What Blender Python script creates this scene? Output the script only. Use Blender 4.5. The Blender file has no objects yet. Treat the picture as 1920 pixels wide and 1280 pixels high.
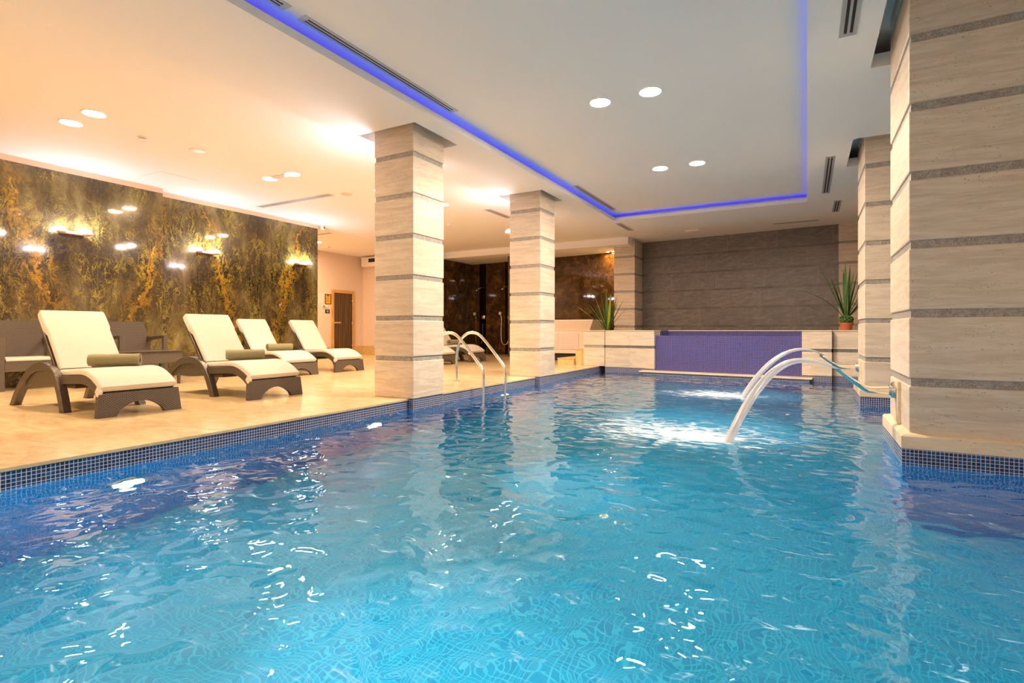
import bpy, bmesh, math, random
from mathutils import Vector, Matrix
random.seed(7)
C = bpy.context.scene
COL = C.collection
PI = math.pi

# ------------------------------------------------------------------ camera
cam_d = bpy.data.cameras.new('camera')
cam = bpy.data.objects.new('camera', cam_d); COL.objects.link(cam)
F_PX = 1000.0
YAW = math.atan((1512.8 - 960) / F_PX)
cam_d.sensor_width = 36.0
cam_d.lens = 36.0 * F_PX / 1920.0
cam_d.shift_y = (619 - 640) / 1920.0
cam_d.clip_start = 0.05
cam.location = (0, 0, 0.8)
cam.rotation_euler = (PI / 2, 0, YAW)
C.camera = cam

# ------------------------------------------------------------------ world, exposure
w = bpy.data.worlds.new('world'); C.world = w; w.use_nodes = True
w.node_tree.nodes['Background'].inputs[0].default_value = (0.5, 0.45, 0.4, 1)
w.node_tree.nodes['Background'].inputs[1].default_value = 0.02
C.view_settings.view_transform = 'Standard'
C.view_settings.look = 'None'
C.view_settings.gamma = 1.0
C.view_settings.use_curve_mapping = False
C.view_settings.exposure = 1.5
C.cycles.max_bounces = 10
C.cycles.diffuse_bounces = 5
C.cycles.glossy_bounces = 5
C.cycles.transmission_bounces = 8
C.cycles.transparent_max_bounces = 12
C.cycles.sample_clamp_indirect = 4.0
C.cycles.sample_clamp_direct = 0.0
C.cycles.caustics_reflective = False
C.cycles.caustics_refractive = True
C.cycles.blur_glossy = 0.5
C.cycles.use_denoising = True

# lamp strengths (radiance)
L_POOL = 450.0
L_LOUNGE = 205.0
L_SCONCE = 66.0
L_LED = 1.7
L_UNDER = 14.0
E_UNDER = 19.0
L_SPOT = 700.0

# ------------------------------------------------------------------ helpers
def link(name, me, m=None, parent=None):
    o = bpy.data.objects.new(name, me); COL.objects.link(o)
    if m is not None:
        for mm in (m if isinstance(m, (list, tuple)) else [m]):
            me.materials.append(mm)
    if parent is not None:
        o.parent = parent
    return o

def obj(name, bm, m=None, parent=None, smooth=False, angle=40):
    bmesh.ops.recalc_face_normals(bm, faces=bm.faces)
    me = bpy.data.meshes.new(name); bm.to_mesh(me); bm.free()
    if smooth:
        for p in me.polygons: p.use_smooth = True
        try: me.set_sharp_from_angle(angle=math.radians(angle))
        except Exception: pass
    return link(name, me, m, parent)

def thing(name, label, cat, loc=(0, 0, 0), rz=0, group=None):
    o = bpy.data.objects.new(name, None); COL.objects.link(o)
    o.location = loc; o.rotation_euler = (0, 0, rz)
    o.empty_display_size = 0.1
    return tag(o, label, cat, group)

def tag(o, label, cat, group=None, kind=None):
    o['label'] = label; o['category'] = cat
    if group: o['group'] = group
    if kind: o['kind'] = kind
    return o

def struct(o, label=None, cat=None):
    o['kind'] = 'structure'
    if label: o['label'] = label
    if cat: o['category'] = cat
    return o

def dup(root, loc=None, rz=None, label=None, group=None):
    r = root.copy(); COL.objects.link(r)
    if loc is not None: r.location = loc
    if rz is not None: r.rotation_euler = (0, 0, rz)
    if label: r['label'] = label
    if group: r['group'] = group
    for ch in list(root.children):
        c = ch.copy(); COL.objects.link(c); c.parent = r
        for g in list(ch.children):
            d = g.copy(); COL.objects.link(d); d.parent = c
    return r

def box(bm, x0, x1, y0, y1, z0, z1, bev=0.0, seg=1):
    vs = [bm.verts.new(p) for p in ((x0,y0,z0),(x1,y0,z0),(x1,y1,z0),(x0,y1,z0),(x0,y0,z1),(x1,y0,z1),(x1,y1,z1),(x0,y1,z1))]
    fs = [bm.faces.new([vs[i] for i in f]) for f in ((3,2,1,0),(4,5,6,7),(0,1,5,4),(1,2,6,5),(2,3,7,6),(3,0,4,7))]
    if bev > 0:
        es = set()
        for f in fs:
            for e in f.edges: es.add(e)
        bmesh.ops.bevel(bm, geom=list(es), offset=bev, segments=seg, affect='EDGES', profile=0.5)
    return bm

def B(*a, **k):
    bm = bmesh.new(); box(bm, *a, **k); return bm

def lathe(bm, prof, n=24, axis='Z', origin=(0, 0, 0)):
    """prof: list of (r, h)"""
    rings = []
    o = Vector(origin)
    def pt(r, h, t):
        a, b = r * math.cos(t), r * math.sin(t)
        if axis == 'Z': return o + Vector((a, b, h))
        if axis == 'X': return o + Vector((h, a, b))
        return o + Vector((a, h, b))
    for r, h in prof:
        if r < 1e-6:
            rings.append([bm.verts.new(pt(0, h, 0))])
        else:
            rings.append([bm.verts.new(pt(r, h, 2 * PI * i / n)) for i in range(n)])
    for a, b in zip(rings[:-1], rings[1:]):
        for i in range(n):
            j = (i + 1) % n
            if len(a) == 1 and len(b) == 1: continue
            if len(a) == 1: bm.faces.new((a[0], b[i], b[j]))
            elif len(b) == 1: bm.faces.new((a[i], a[j], b[0]))
            else: bm.faces.new((a[i], a[j], b[j], b[i]))
    return bm

def loft(bm, rings, cap=True, closed=False):
    vr = [[bm.verts.new(p) for p in r] for r in rings]
    n = len(vr[0])
    for a, b in zip(vr[:-1], vr[1:]):
        for i in range(n):
            j = (i + 1) % n
            bm.faces.new((a[i], a[j], b[j], b[i]))
    if closed:
        a, b = vr[-1], vr[0]
        for i in range(n):
            j = (i + 1) % n
            bm.faces.new((a[i], a[j], b[j], b[i]))
    elif cap:
        bm.faces.new(list(reversed(vr[0]))); bm.faces.new(vr[-1])
    return bm

def tube(bm, pts, r, n=10, cap=True, rs=None):
    pts = [Vector(p) for p in pts]
    rings = []
    up = None
    for i, p in enumerate(pts):
        t = (pts[min(i + 1, len(pts) - 1)] - pts[max(i - 1, 0)]).normalized()
        if up is None:
            up = Vector((0, 0, 1)) if abs(t.z) < 0.9 else Vector((0, 1, 0))
        s = t.cross(up).normalized(); up = s.cross(t).normalized()
        rr = rs[i] if rs else r
        rings.append([p + s * rr * math.cos(2 * PI * k / n) + up * rr * math.sin(2 * PI * k / n) for k in range(n)])
    return loft(bm, rings, cap)

def smooth_path(pts, sub=6):
    """Catmull-Rom"""
    pts = [Vector(p) for p in pts]
    P = [pts[0] * 2 - pts[1]] + pts + [pts[-1] * 2 - pts[-2]]
    out = []
    for i in range(1, len(P) - 2):
        for k in range(sub):
            t = k / sub
            a, b, c, d = P[i - 1], P[i], P[i + 1], P[i + 2]
            out.append(0.5 * ((2 * b) + (c - a) * t + (2 * a - 5 * b + 4 * c - d) * t * t + (3 * b - a - 3 * c + d) * t ** 3))
    out.append(pts[-1])
    return out

def slab(z0, z1, rect, holes, bm=None):
    bm = bm or bmesh.new()
    xs = sorted({rect[0], rect[1]} | {h[0] for h in holes} | {h[1] for h in holes})
    ys = sorted({rect[2], rect[3]} | {h[2] for h in holes} | {h[3] for h in holes})
    xs = [x for x in xs if rect[0] <= x <= rect[1]]; ys = [y for y in ys if rect[2] <= y <= rect[3]]
    def solid(i, j):
        if i < 0 or j < 0 or i >= len(xs) - 1 or j >= len(ys) - 1: return False
        cx, cy = (xs[i] + xs[i + 1]) / 2, (ys[j] + ys[j + 1]) / 2
        return not any(h[0] < cx < h[1] and h[2] < cy < h[3] for h in holes)
    def q(*ps): bm.faces.new([bm.verts.new(p) for p in ps])
    for i in range(len(xs) - 1):
        for j in range(len(ys) - 1):
            if not solid(i, j): continue
            a, b, c, d = xs[i], xs[i + 1], ys[j], ys[j + 1]
            q((a, c, z0), (a, d, z0), (b, d, z0), (b, c, z0)); q((a, c, z1), (b, c, z1), (b, d, z1), (a, d, z1))
            if not solid(i - 1, j): q((a, c, z0), (a, c, z1), (a, d, z1), (a, d, z0))
            if not solid(i + 1, j): q((b, c, z0), (b, d, z0), (b, d, z1), (b, c, z1))
            if not solid(i, j - 1): q((a, c, z0), (b, c, z0), (b, c, z1), (a, c, z1))
            if not solid(i, j + 1): q((a, d, z0), (a, d, z1), (b, d, z1), (b, d, z0))
    bmesh.ops.remove_doubles(bm, verts=bm.verts, dist=1e-5)
    return bm

# ------------------------------------------------------------------ node helper
class NT:
    def __init__(s, name):
        s.m = bpy.data.materials.new(name); s.m.use_nodes = True
        s.t = s.m.node_tree; s.t.nodes.clear()
        s.out = s.t.nodes.new('ShaderNodeOutputMaterial')
    def n(s, kind, **kw):
        nd = s.t.nodes.new('ShaderNode' + kind)
        for k, v in kw.items(): setattr(nd, k, v)
        return nd
    def set(s, sock, v):
        if hasattr(v, 'is_output'): s.t.links.new(v, sock)
        elif v is not None:
            if isinstance(v, (tuple, list)) and len(v) == 3 and len(sock.default_value) == 4: v = (*v, 1)
            sock.default_value = v
    def math(s, op, a, b=None, c=None, clamp=False):
        nd = s.n('Math', operation=op); nd.use_clamp = clamp
        s.set(nd.inputs[0], a)
        if b is not None: s.set(nd.inputs[1], b)
        if c is not None: s.set(nd.inputs[2], c)
        return nd.outputs[0]
    def vmath(s, op, a, b=None):
        nd = s.n('VectorMath', operation=op)
        s.set(nd.inputs[0], a)
        if b is not None: s.set(nd.inputs[1], b)
        return nd.outputs[0]
    def obj(s):
        return s.n('TexCoord').outputs['Object']
    def sep(s, v):
        nd = s.n('SeparateXYZ'); s.set(nd.inputs[0], v); return nd.outputs
    def comb(s, x=0, y=0, z=0):
        nd = s.n('CombineXYZ')
        s.set(nd.inputs[0], x); s.set(nd.inputs[1], y); s.set(nd.inputs[2], z); return nd.outputs[0]
    def noise(s, v, scale=5, detail=2, rough=0.5, dist=0, out=0, kind=None):
        nd = s.n('TexNoise')
        if kind: nd.noise_type = kind
        s.set(nd.inputs['Vector'], v); s.set(nd.inputs['Scale'], scale); s.set(nd.inputs['Detail'], detail)
        s.set(nd.inputs['Roughness'], rough); s.set(nd.inputs['Distortion'], dist)
        return nd.outputs[out]
    def vor(s, v, scale=5, feature='F1', rnd=1.0, out=0):
        nd = s.n('TexVoronoi', feature=feature); s.set(nd.inputs['Vector'], v); s.set(nd.inputs['Scale'], scale)
        s.set(nd.inputs['Randomness'], rnd); return nd.outputs[out]
    def ramp(s, f, stops, interp='LINEAR'):
        nd = s.n('ValToRGB'); cr = nd.color_ramp; cr.interpolation = interp
        while len(cr.elements) < len(stops): cr.elements.new(0.5)
        for e, (p, c) in zip(cr.elements, stops):
            e.position = p; e.color = (*c, 1) if isinstance(c, (tuple, list)) else (c, c, c, 1)
        s.set(nd.inputs[0], f); return nd.outputs[0]
    def mix(s, f, a, b, blend='MIX'):
        nd = s.n('Mix', data_type='RGBA', blend_type=blend)
        s.set(nd.inputs['Factor'], f) if False else s.set(nd.inputs[0], f)
        s.set(nd.inputs[6], a); s.set(nd.inputs[7], b); return nd.outputs[2]
    def bump(s, h, strength=0.3, dist=0.01, normal=None):
        nd = s.n('Bump'); s.set(nd.inputs['Height'], h); s.set(nd.inputs['Strength'], strength); s.set(nd.inputs['Distance'], dist)
        if normal is not None: s.set(nd.inputs['Normal'], normal)
        return nd.outputs[0]
    def bsdf(s, base=(0.8, 0.8, 0.8), rough=0.5, metal=0.0, normal=None, coat=0.0, spec=0.5, emit=None, estr=0.0, trans=0.0, sheen=0.0, croughness=0.03):
        p = s.n('BsdfPrincipled')
        s.set(p.inputs['Base Color'], base); s.set(p.inputs['Roughness'], rough); s.set(p.inputs['Metallic'], metal)
        s.set(p.inputs['Specular IOR Level'], spec); s.set(p.inputs['Coat Weight'], coat); s.set(p.inputs['Coat Roughness'], croughness)
        s.set(p.inputs['Sheen Weight'], sheen)
        if trans: s.set(p.inputs['Transmission Weight'], trans)
        if normal is not None: s.set(p.inputs['Normal'], normal)
        if emit is not None: s.set(p.inputs['Emission Color'], emit); s.set(p.inputs['Emission Strength'], estr)
        return p.outputs[0]
    def mixs(s, f, a, b):
        nd = s.n('MixShader'); s.set(nd.inputs[0], f); s.t.links.new(a, nd.inputs[1]); s.t.links.new(b, nd.inputs[2]); return nd.outputs[0]
    def done(s, sh):
        s.t.links.new(sh, s.out.inputs[0]); return s.m
    def walluv(s):
        """(horizontal, height) on any upright face, (x, y) on level faces"""
        x, y, z = s.sep(s.obj())
        nx, ny, nz = s.sep(s.n('NewGeometry').outputs['True Normal'])
        isx = s.math('GREATER_THAN', s.math('ABSOLUTE', nx), 0.7)
        isz = s.math('GREATER_THAN', s.math('ABSOLUTE', nz), 0.7)
        u = s.math('ADD', s.math('MULTIPLY', x, s.math('SUBTRACT', 1.0, isx)), s.math('MULTIPLY', y, isx))
        v = s.math('ADD', s.math('MULTIPLY', z, s.math('SUBTRACT', 1.0, isz)), s.math('MULTIPLY', y, isz))
        return u, v

def simple(name, col, rough=0.5, metal=0.0, coat=0.0, spec=0.5, bump=None, sheen=0.0):
    t = NT(name); nrm = None
    if bump:
        nrm = t.bump(t.noise(t.obj(), bump[0], 3, 0.6), bump[1], bump[2])
    return t.done(t.bsdf(col, rough, metal, nrm, coat, spec, sheen=sheen))

def emis(name, col, strength):
    t = NT(name); e = t.n('Emission'); t.set(e.inputs[0], col); t.set(e.inputs[1], strength)
    return t.done(e.outputs[0])

def mosaic(name, p, cols, grout, g=0.09, rough=0.12, deep=None):
    t = NT(name)
    u, v = t.walluv()
    u = t.math('DIVIDE', u, p); v = t.math('DIVIDE', v, p)
    fu, fv = t.math('FRACT', u), t.math('FRACT', v)
    eu = t.math('MINIMUM', fu, t.math('SUBTRACT', 1.0, fu)); ev = t.math('MINIMUM', fv, t.math('SUBTRACT', 1.0, fv))
    e = t.math('MINIMUM', eu, ev)
    mask = t.math('LESS_THAN', e, g)
    wn = t.n('TexWhiteNoise', noise_dimensions='2D')
    t.set(wn.inputs['Vector'], t.comb(t.math('FLOOR', u), t.math('FLOOR', v), 0))
    c = t.ramp(wn.outputs[0], [(i / (len(cols) - 1), cc) for i, cc in enumerate(cols)])
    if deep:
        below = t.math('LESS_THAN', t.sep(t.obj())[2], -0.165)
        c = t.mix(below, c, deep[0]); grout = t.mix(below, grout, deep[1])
    col = t.mix(mask, c, grout)
    r = t.math('MULTIPLY_ADD', mask, 0.5, rough)
    return t.done(t.bsdf(col, r, spec=0.4))

def travertine(name, a, b, rough=0.35, pits=1.0):
    t = NT(name)
    o = t.obj(); rnd = t.n('ObjectInfo').outputs['Random']
    off = t.comb(t.math('MULTIPLY', rnd, 37.0), t.math('MULTIPLY', rnd, 21.0), t.math('MULTIPLY', rnd, 53.0))
    v = t.vmath('ADD', o, off)
    v1 = t.vmath('MULTIPLY', v, (1.0, 1.0, 9.0))
    big = t.noise(v1, 2.2, 5, 0.6, 0.8)
    fine = t.noise(t.vmath('MULTIPLY', v, (1.0, 1.0, 14.0)), 9, 5, 0.65, 0.6)
    f = t.math('ADD', t.math('MULTIPLY', big, 0.65), t.math('MULTIPLY', fine, 0.35))
    col = t.ramp(f, [(0.30, b), (0.46, tuple(0.5 * (x + y) for x, y in zip(a, b))), (0.56, a), (0.75, tuple(min(1, x * 1.05) for x in a))])
    pv = t.vmath('MULTIPLY', v, (1.0, 1.0, 3.2))
    pn = t.noise(pv, 55, 2, 0.5)
    area = t.noise(t.vmath('MULTIPLY', v, (1.0, 1.0, 5.0)), 4.5, 3, 0.6)
    pit = t.math('GREATER_THAN', t.math('ADD', pn, t.math('MULTIPLY', area, 0.55)), 1.0)
    col = t.mix(t.math('MULTIPLY', pit, 0.75), col, (0.16, 0.10, 0.05))
    tone = t.math('MULTIPLY_ADD', rnd, 0.10, 0.93)
    tc = t.n('CombineColor'); [t.set(tc.inputs[i], tone) for i in range(3)]
    col = t.mix(1.0, col, tc.outputs[0], 'MULTIPLY')
    nrm = t.bump(t.math('SUBTRACT', fine, pit), 0.25, 0.002)
    return t.done(t.bsdf(col, rough, normal=nrm, spec=0.4))

def speckle(name, a, b, scale=260, rough=0.35):
    t = NT(name)
    o = t.obj()
    n1 = t.noise(o, scale, 2, 0.6); n2 = t.noise(o, scale * 0.12, 3, 0.6)
    f = t.math('ADD', t.math('MULTIPLY', n1, 0.75), t.math('MULTIPLY', n2, 0.25))
    return t.done(t.bsdf(t.ramp(f, [(0.36, a), (0.5, tuple((x + y) / 2 for x, y in zip(a, b))), (0.62, b)]), rough))

# ------------------------------------------------------------------ materials
M = {}
M['paint'] = simple('ceiling_paint', (0.88, 0.86, 0.83), 0.75)
M['paint_pink'] = simple('wall_paint', (0.76, 0.62, 0.53), 0.7)
M['band'] = simple('cream_band', (0.80, 0.62, 0.46), 0.5, bump=(40, 0.05, 0.002))
M['trav'] = travertine('travertine', (0.70, 0.60, 0.48), (0.52, 0.42, 0.31))
M['trav_cap'] = travertine('travertine_cap', (0.80, 0.66, 0.47), (0.66, 0.52, 0.35))
M['granite_band'] = speckle('granite_band', (0.12, 0.112, 0.10), (0.52, 0.48, 0.43))
M['granite_dark'] = speckle('granite_dark', (0.05, 0.045, 0.04), (0.26, 0.24, 0.215))
M['chrome'] = simple('chrome', (0.86, 0.84, 0.80), 0.09, 1.0)
M['chrome_worn'] = (lambda t: t.done(t.bsdf(t.mix(t.ramp(t.noise(t.obj(), 45, 4, 0.7), [(0.55, 0.0), (0.68, 1.0)]), (0.80, 0.76, 0.68), (0.62, 0.45, 0.20)), 0.16, 0.95)))(NT('worn_chrome'))
M['white_plastic'] = simple('white_plastic', (0.86, 0.84, 0.80), 0.3)
M['alu'] = simple('grille_metal', (0.62, 0.58, 0.54), 0.45, 0.0)
M['alu_grey'] = simple('grille_grey', (0.40, 0.40, 0.39), 0.45, 0.0)
M['dark'] = simple('void_shade', (0.012, 0.011, 0.010), 0.7)  # near-black colour standing in for the shade inside gaps and openings
M['black_gloss'] = simple('black_granite', (0.006, 0.005, 0.005), 0.06, spec=0.35)
M['black_plastic'] = simple('black_plastic', (0.02, 0.02, 0.022), 0.3)
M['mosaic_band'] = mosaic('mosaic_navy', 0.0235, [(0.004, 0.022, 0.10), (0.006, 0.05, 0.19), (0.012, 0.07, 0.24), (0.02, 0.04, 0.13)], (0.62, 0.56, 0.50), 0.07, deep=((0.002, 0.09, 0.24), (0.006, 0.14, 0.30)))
M['mosaic_fall'] = mosaic('mosaic_waterfall', 0.0235, [(0.008, 0.010, 0.09), (0.014, 0.026, 0.20), (0.025, 0.030, 0.24), (0.04, 0.018, 0.13)], (0.26, 0.24, 0.42), 0.065, 0.25)
M['mosaic_pool'] = mosaic('mosaic_pool_floor', 0.032, [(0.004, 0.34, 0.57), (0.005, 0.38, 0.61), (0.006, 0.42, 0.64)], (0.04, 0.56, 0.73), 0.10, 0.3)
M['mosaic_poolwall'] = mosaic('mosaic_pool_wall', 0.0235, [(0.006, 0.05, 0.24), (0.008, 0.08, 0.34), (0.01, 0.10, 0.38)], (0.25, 0.42, 0.55), 0.07)

def deck_mat():
    t = NT('deck_marble')
    o = t.obj(); x, y, z = t.sep(o)
    v = t.vmath('MULTIPLY', o, (1.0, 2.6, 1.0))
    f = t.noise(v, 2.4, 8, 0.68, 1.2)
    f2 = t.noise(o, 14, 6, 0.7, 0.4)
    ff = t.math('ADD', t.math('MULTIPLY', f, 0.7), t.math('MULTIPLY', f2, 0.3))
    col = t.ramp(ff, [(0.32, (0.60, 0.42, 0.22)), (0.45, (0.72, 0.54, 0.31)), (0.58, (0.80, 0.64, 0.40)), (0.75, (0.84, 0.71, 0.50))])
    wn = t.n('TexWhiteNoise', noise_dimensions='2D')
    px, py = t.math('DIVIDE', t.math('ADD', x, 4.075), 0.6), t.math('DIVIDE', t.math('ADD', y, 0.1), 0.9)
    t.set(wn.inputs['Vector'], t.comb(t.math('FLOOR', px), t.math('FLOOR', py), 0))
    tone = t.math('MULTIPLY_ADD', wn.outputs[0], 0.10, 0.92)
    tc = t.n('CombineColor'); [t.set(tc.inputs[i], tone) for i in range(3)]
    col = t.mix(1.0, col, tc.outputs[0], 'MULTIPLY')
    fx, fy = t.math('FRACT', px), t.math('FRACT', py)
    e = t.math('MINIMUM', t.math('MINIMUM', fx, t.math('SUBTRACT', 1.0, fx)), t.math('MINIMUM', fy, t.math('SUBTRACT', 1.0, fy)))
    j = t.math('LESS_THAN', e, 0.003)
    col = t.mix(t.math('MULTIPLY', j, 0.4), col, (0.45, 0.32, 0.18))
    return t.done(t.bsdf(col, 0.17, normal=t.bump(f, 0.03, 0.01), spec=0.45))
M['deck'] = deck_mat()

def rainforest():
    t = NT('rainforest_marble')
    x, y, z = t.sep(t.obj())
    per = 1.46
    pp = t.n('Math', operation='PINGPONG'); t.set(pp.inputs[0], t.math('SUBTRACT', y, 4.183)); t.set(pp.inputs[1], per)
    u = pp.outputs[0]
    slabid = t.math('FLOOR', t.math('DIVIDE', t.math('SUBTRACT', y, 4.183), per))
    wid = t.math('MULTIPLY', slabid, 0.035)
    v0 = t.comb(u, wid, z)
    w1 = t.vmath('SUBTRACT', t.noise(t.vmath('MULTIPLY', v0, (1, 1, 0.6)), 1.6, 3, 0.6, out=1), (0.5, 0.5, 0.5))
    w2 = t.vmath('SUBTRACT', t.noise(v0, 7, 5, 0.7, out=1), (0.5, 0.5, 0.5))
    vw = t.vmath('ADD', v0, t.vmath('ADD', t.vmath('MULTIPLY', w1, (0.55, 0.0, 0.5)), t.vmath('MULTIPLY', w2, (0.13, 0.0, 0.16))))
    def ridge(vec, sc, wdt, det=5, r=0.6):
        nn = t.noise(vec, sc, det, r)
        return t.math('SUBTRACT', 1.0, t.math('DIVIDE', t.math('ABSOLUTE', t.math('SUBTRACT', nn, 0.5)), wdt), clamp=True)
    def mul(*a):
        o = a[0]
        for b in a[1:]: o = t.math('MULTIPLY', o, b)
        return o
    tall = t.vmath('MULTIPLY', vw, (1.0, 1.0, 0.38))
    # umber ground with olive haze
    broad = t.noise(tall, 2.3, 4, 0.6)
    col = t.ramp(broad, [(0.40, (0.024, 0.016, 0.008)), (0.50, (0.055, 0.038, 0.016)), (0.60, (0.110, 0.085, 0.034)), (0.72, (0.24, 0.20, 0.085))])
    # hair fine scratches in two directions
    h1 = t.noise(t.vmath('MULTIPLY', t.vmath('ADD', v0, t.vmath('MULTIPLY', w2, (0.3, 0, 0.3))), (1.0, 1.0, 0.22)), 60, 4, 0.8)
    h2 = t.noise(t.comb(t.math('ADD', u, t.math('MULTIPLY', z, 0.8)), wid, t.math('MULTIPLY', t.math('SUBTRACT', z, u), 0.2)), 55, 4, 0.8)
    hair = t.math('MAXIMUM', h1, h2)
    col = t.mix(t.ramp(hair, [(0.54, 0.0), (0.72, 0.55)]), col, (0.24, 0.18, 0.08))
    # pale cobweb threads
    e1 = t.vor(t.vmath('ADD', vw, (1.3, 0, 0.2)), 5.5, 'DISTANCE_TO_EDGE')
    z1 = t.ramp(t.noise(t.vmath('ADD', v0, (3.0, 0, 1.0)), 1.7, 3, 0.5), [(0.42, 0.05), (0.58, 0.9)])
    m = t.math('SUBTRACT', 1.0, t.math('DIVIDE', e1, 0.014), clamp=True)
    col = t.mix(mul(m, z1, 0.45), col, (0.42, 0.33, 0.16))
    e2 = t.vor(t.vmath('MULTIPLY', t.vmath('ADD', vw, (5.3, 0, 3.2)), (1, 1, 0.7)), 13, 'DISTANCE_TO_EDGE')
    m = t.math('SUBTRACT', 1.0, t.math('DIVIDE', e2, 0.02), clamp=True)
    col = t.mix(mul(m, t.math('SUBTRACT', 1.0, z1), 0.35), col, (0.34, 0.27, 0.11))
    # yellow green veins gathered in clumps
    gz = t.ramp(t.noise(t.vmath('MULTIPLY', t.vmath('ADD', v0, (9, 0, 4)), (1, 1, 0.5)), 2.1, 3, 0.6), [(0.45, 0.0), (0.60, 1.0)])
    g1 = ridge(t.vmath('ADD', tall, (7.3, 0, 3.1)), 5.0, 0.016, 6, 0.66)
    g2 = ridge(t.vmath('ADD', tall, (2.3, 0, 8.1)), 11.0, 0.014, 5, 0.66)
    col = t.mix(mul(t.math('MAXIMUM', g1, g2), t.math('MULTIPLY_ADD', gz, 0.85, 0.10)), col, (0.44, 0.36, 0.035))
    hz = t.ramp(t.noise(t.vmath('ADD', tall, (4, 0, 2)), 3.6, 6, 0.75), [(0.60, 0.0), (0.74, 0.6)])
    col = t.mix(hz, col, (0.25, 0.21, 0.055))
    # one leaning orange trunk in every slab, mirrored across the joints
    wob = t.noise(t.comb(0, wid, z), 1.4, 4, 0.6)
    f = t.math('ADD', t.math('MULTIPLY_ADD', z, 0.26, -0.08), t.math('MULTIPLY', wob, 0.75))
    dd = t.math('ABSOLUTE', t.math('SUBTRACT', t.math('ADD', u, t.math('MULTIPLY', t.sep(w2)[0], 0.45)), f))
    zone = t.math('SUBTRACT', 1.0, t.math('DIVIDE', dd, 0.26), clamp=True)
    br = ridge(t.vmath('ADD', tall, (4.4, 0, 9.0)), 5.5, 0.035, 6, 0.66)
    lowz = t.ramp(t.noise(t.comb(3.3, wid, z), 1.9, 2, 0.5), [(0.42, 0.45), (0.58, 1.0)])
    trunk = t.math('SUBTRACT', 1.0, t.math('DIVIDE', dd, t.math('MULTIPLY', t.math('SUBTRACT', t.noise(v0, 6, 4, 0.7), 0.32, clamp=True), 0.22)), clamp=True)
    om = t.math('MAXIMUM', mul(t.math('POWER', zone, 0.7), br), t.math('MULTIPLY', trunk, 0.9))
    col = t.mix(mul(om, lowz, 0.95), col, (0.50, 0.27, 0.015))
    core = t.math('SUBTRACT', 1.0, t.math('DIVIDE', dd, 0.010), clamp=True)
    col = t.mix(mul(core, t.ramp(t.noise(v0, 7, 2, 0.5), [(0.55, 0.0), (0.62, 1.0)]), 0.8), col, (0.80, 0.62, 0.32))
    seam = t.math('LESS_THAN', t.math('MINIMUM', u, t.math('SUBTRACT', per, u)), 0.003)
    col = t.mix(t.math('MULTIPLY', seam, 0.8), col, (0.12, 0.10, 0.06))
    return t.done(t.bsdf(col, 0.05, spec=0.5, coat=0.40, croughness=0.20))
M['rainforest'] = rainforest()

def emperador():
    t = NT('brown_marble')
    o = t.obj()
    w1 = t.vmath('SUBTRACT', t.noise(o, 2.0, 4, 0.6, out=1), (0.5, 0.5, 0.5))
    v = t.vmath('ADD', o, t.vmath('MULTIPLY', w1, (0.8, 0.8, 0.8)))
    b = t.noise(v, 3.5, 8, 0.75)
    col = t.ramp(b, [(0.35, (0.022, 0.011, 0.004)), (0.5, (0.065, 0.032, 0.010)), (0.63, (0.15, 0.080, 0.025)), (0.75, (0.25, 0.15, 0.06))])
    e = t.vor(v, 3.2, 'DISTANCE_TO_EDGE')
    m = t.math('SUBTRACT', 1.0, t.math('DIVIDE', e, 0.012), clamp=True)
    m = t.math('MULTIPLY', m, t.ramp(t.noise(o, 2.5, 3, 0.6), [(0.48, 0.0), (0.60, 1.0)]))
    col = t.mix(t.math('MULTIPLY', m, 0.45), col, (0.45, 0.32, 0.17))
    fl = t.noise(t.vmath('MULTIPLY', v, (1.0, 1.0, 1.0)), 22, 6, 0.75)
    col = t.mix(t.ramp(fl, [(0.60, 0.0), (0.72, 0.6)]), col, (0.38, 0.25, 0.12))
    x, y, z = t.sep(o)
    return t.done(t.bsdf(col, 0.035, spec=0.5))
M['emperador'] = emperador()

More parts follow.
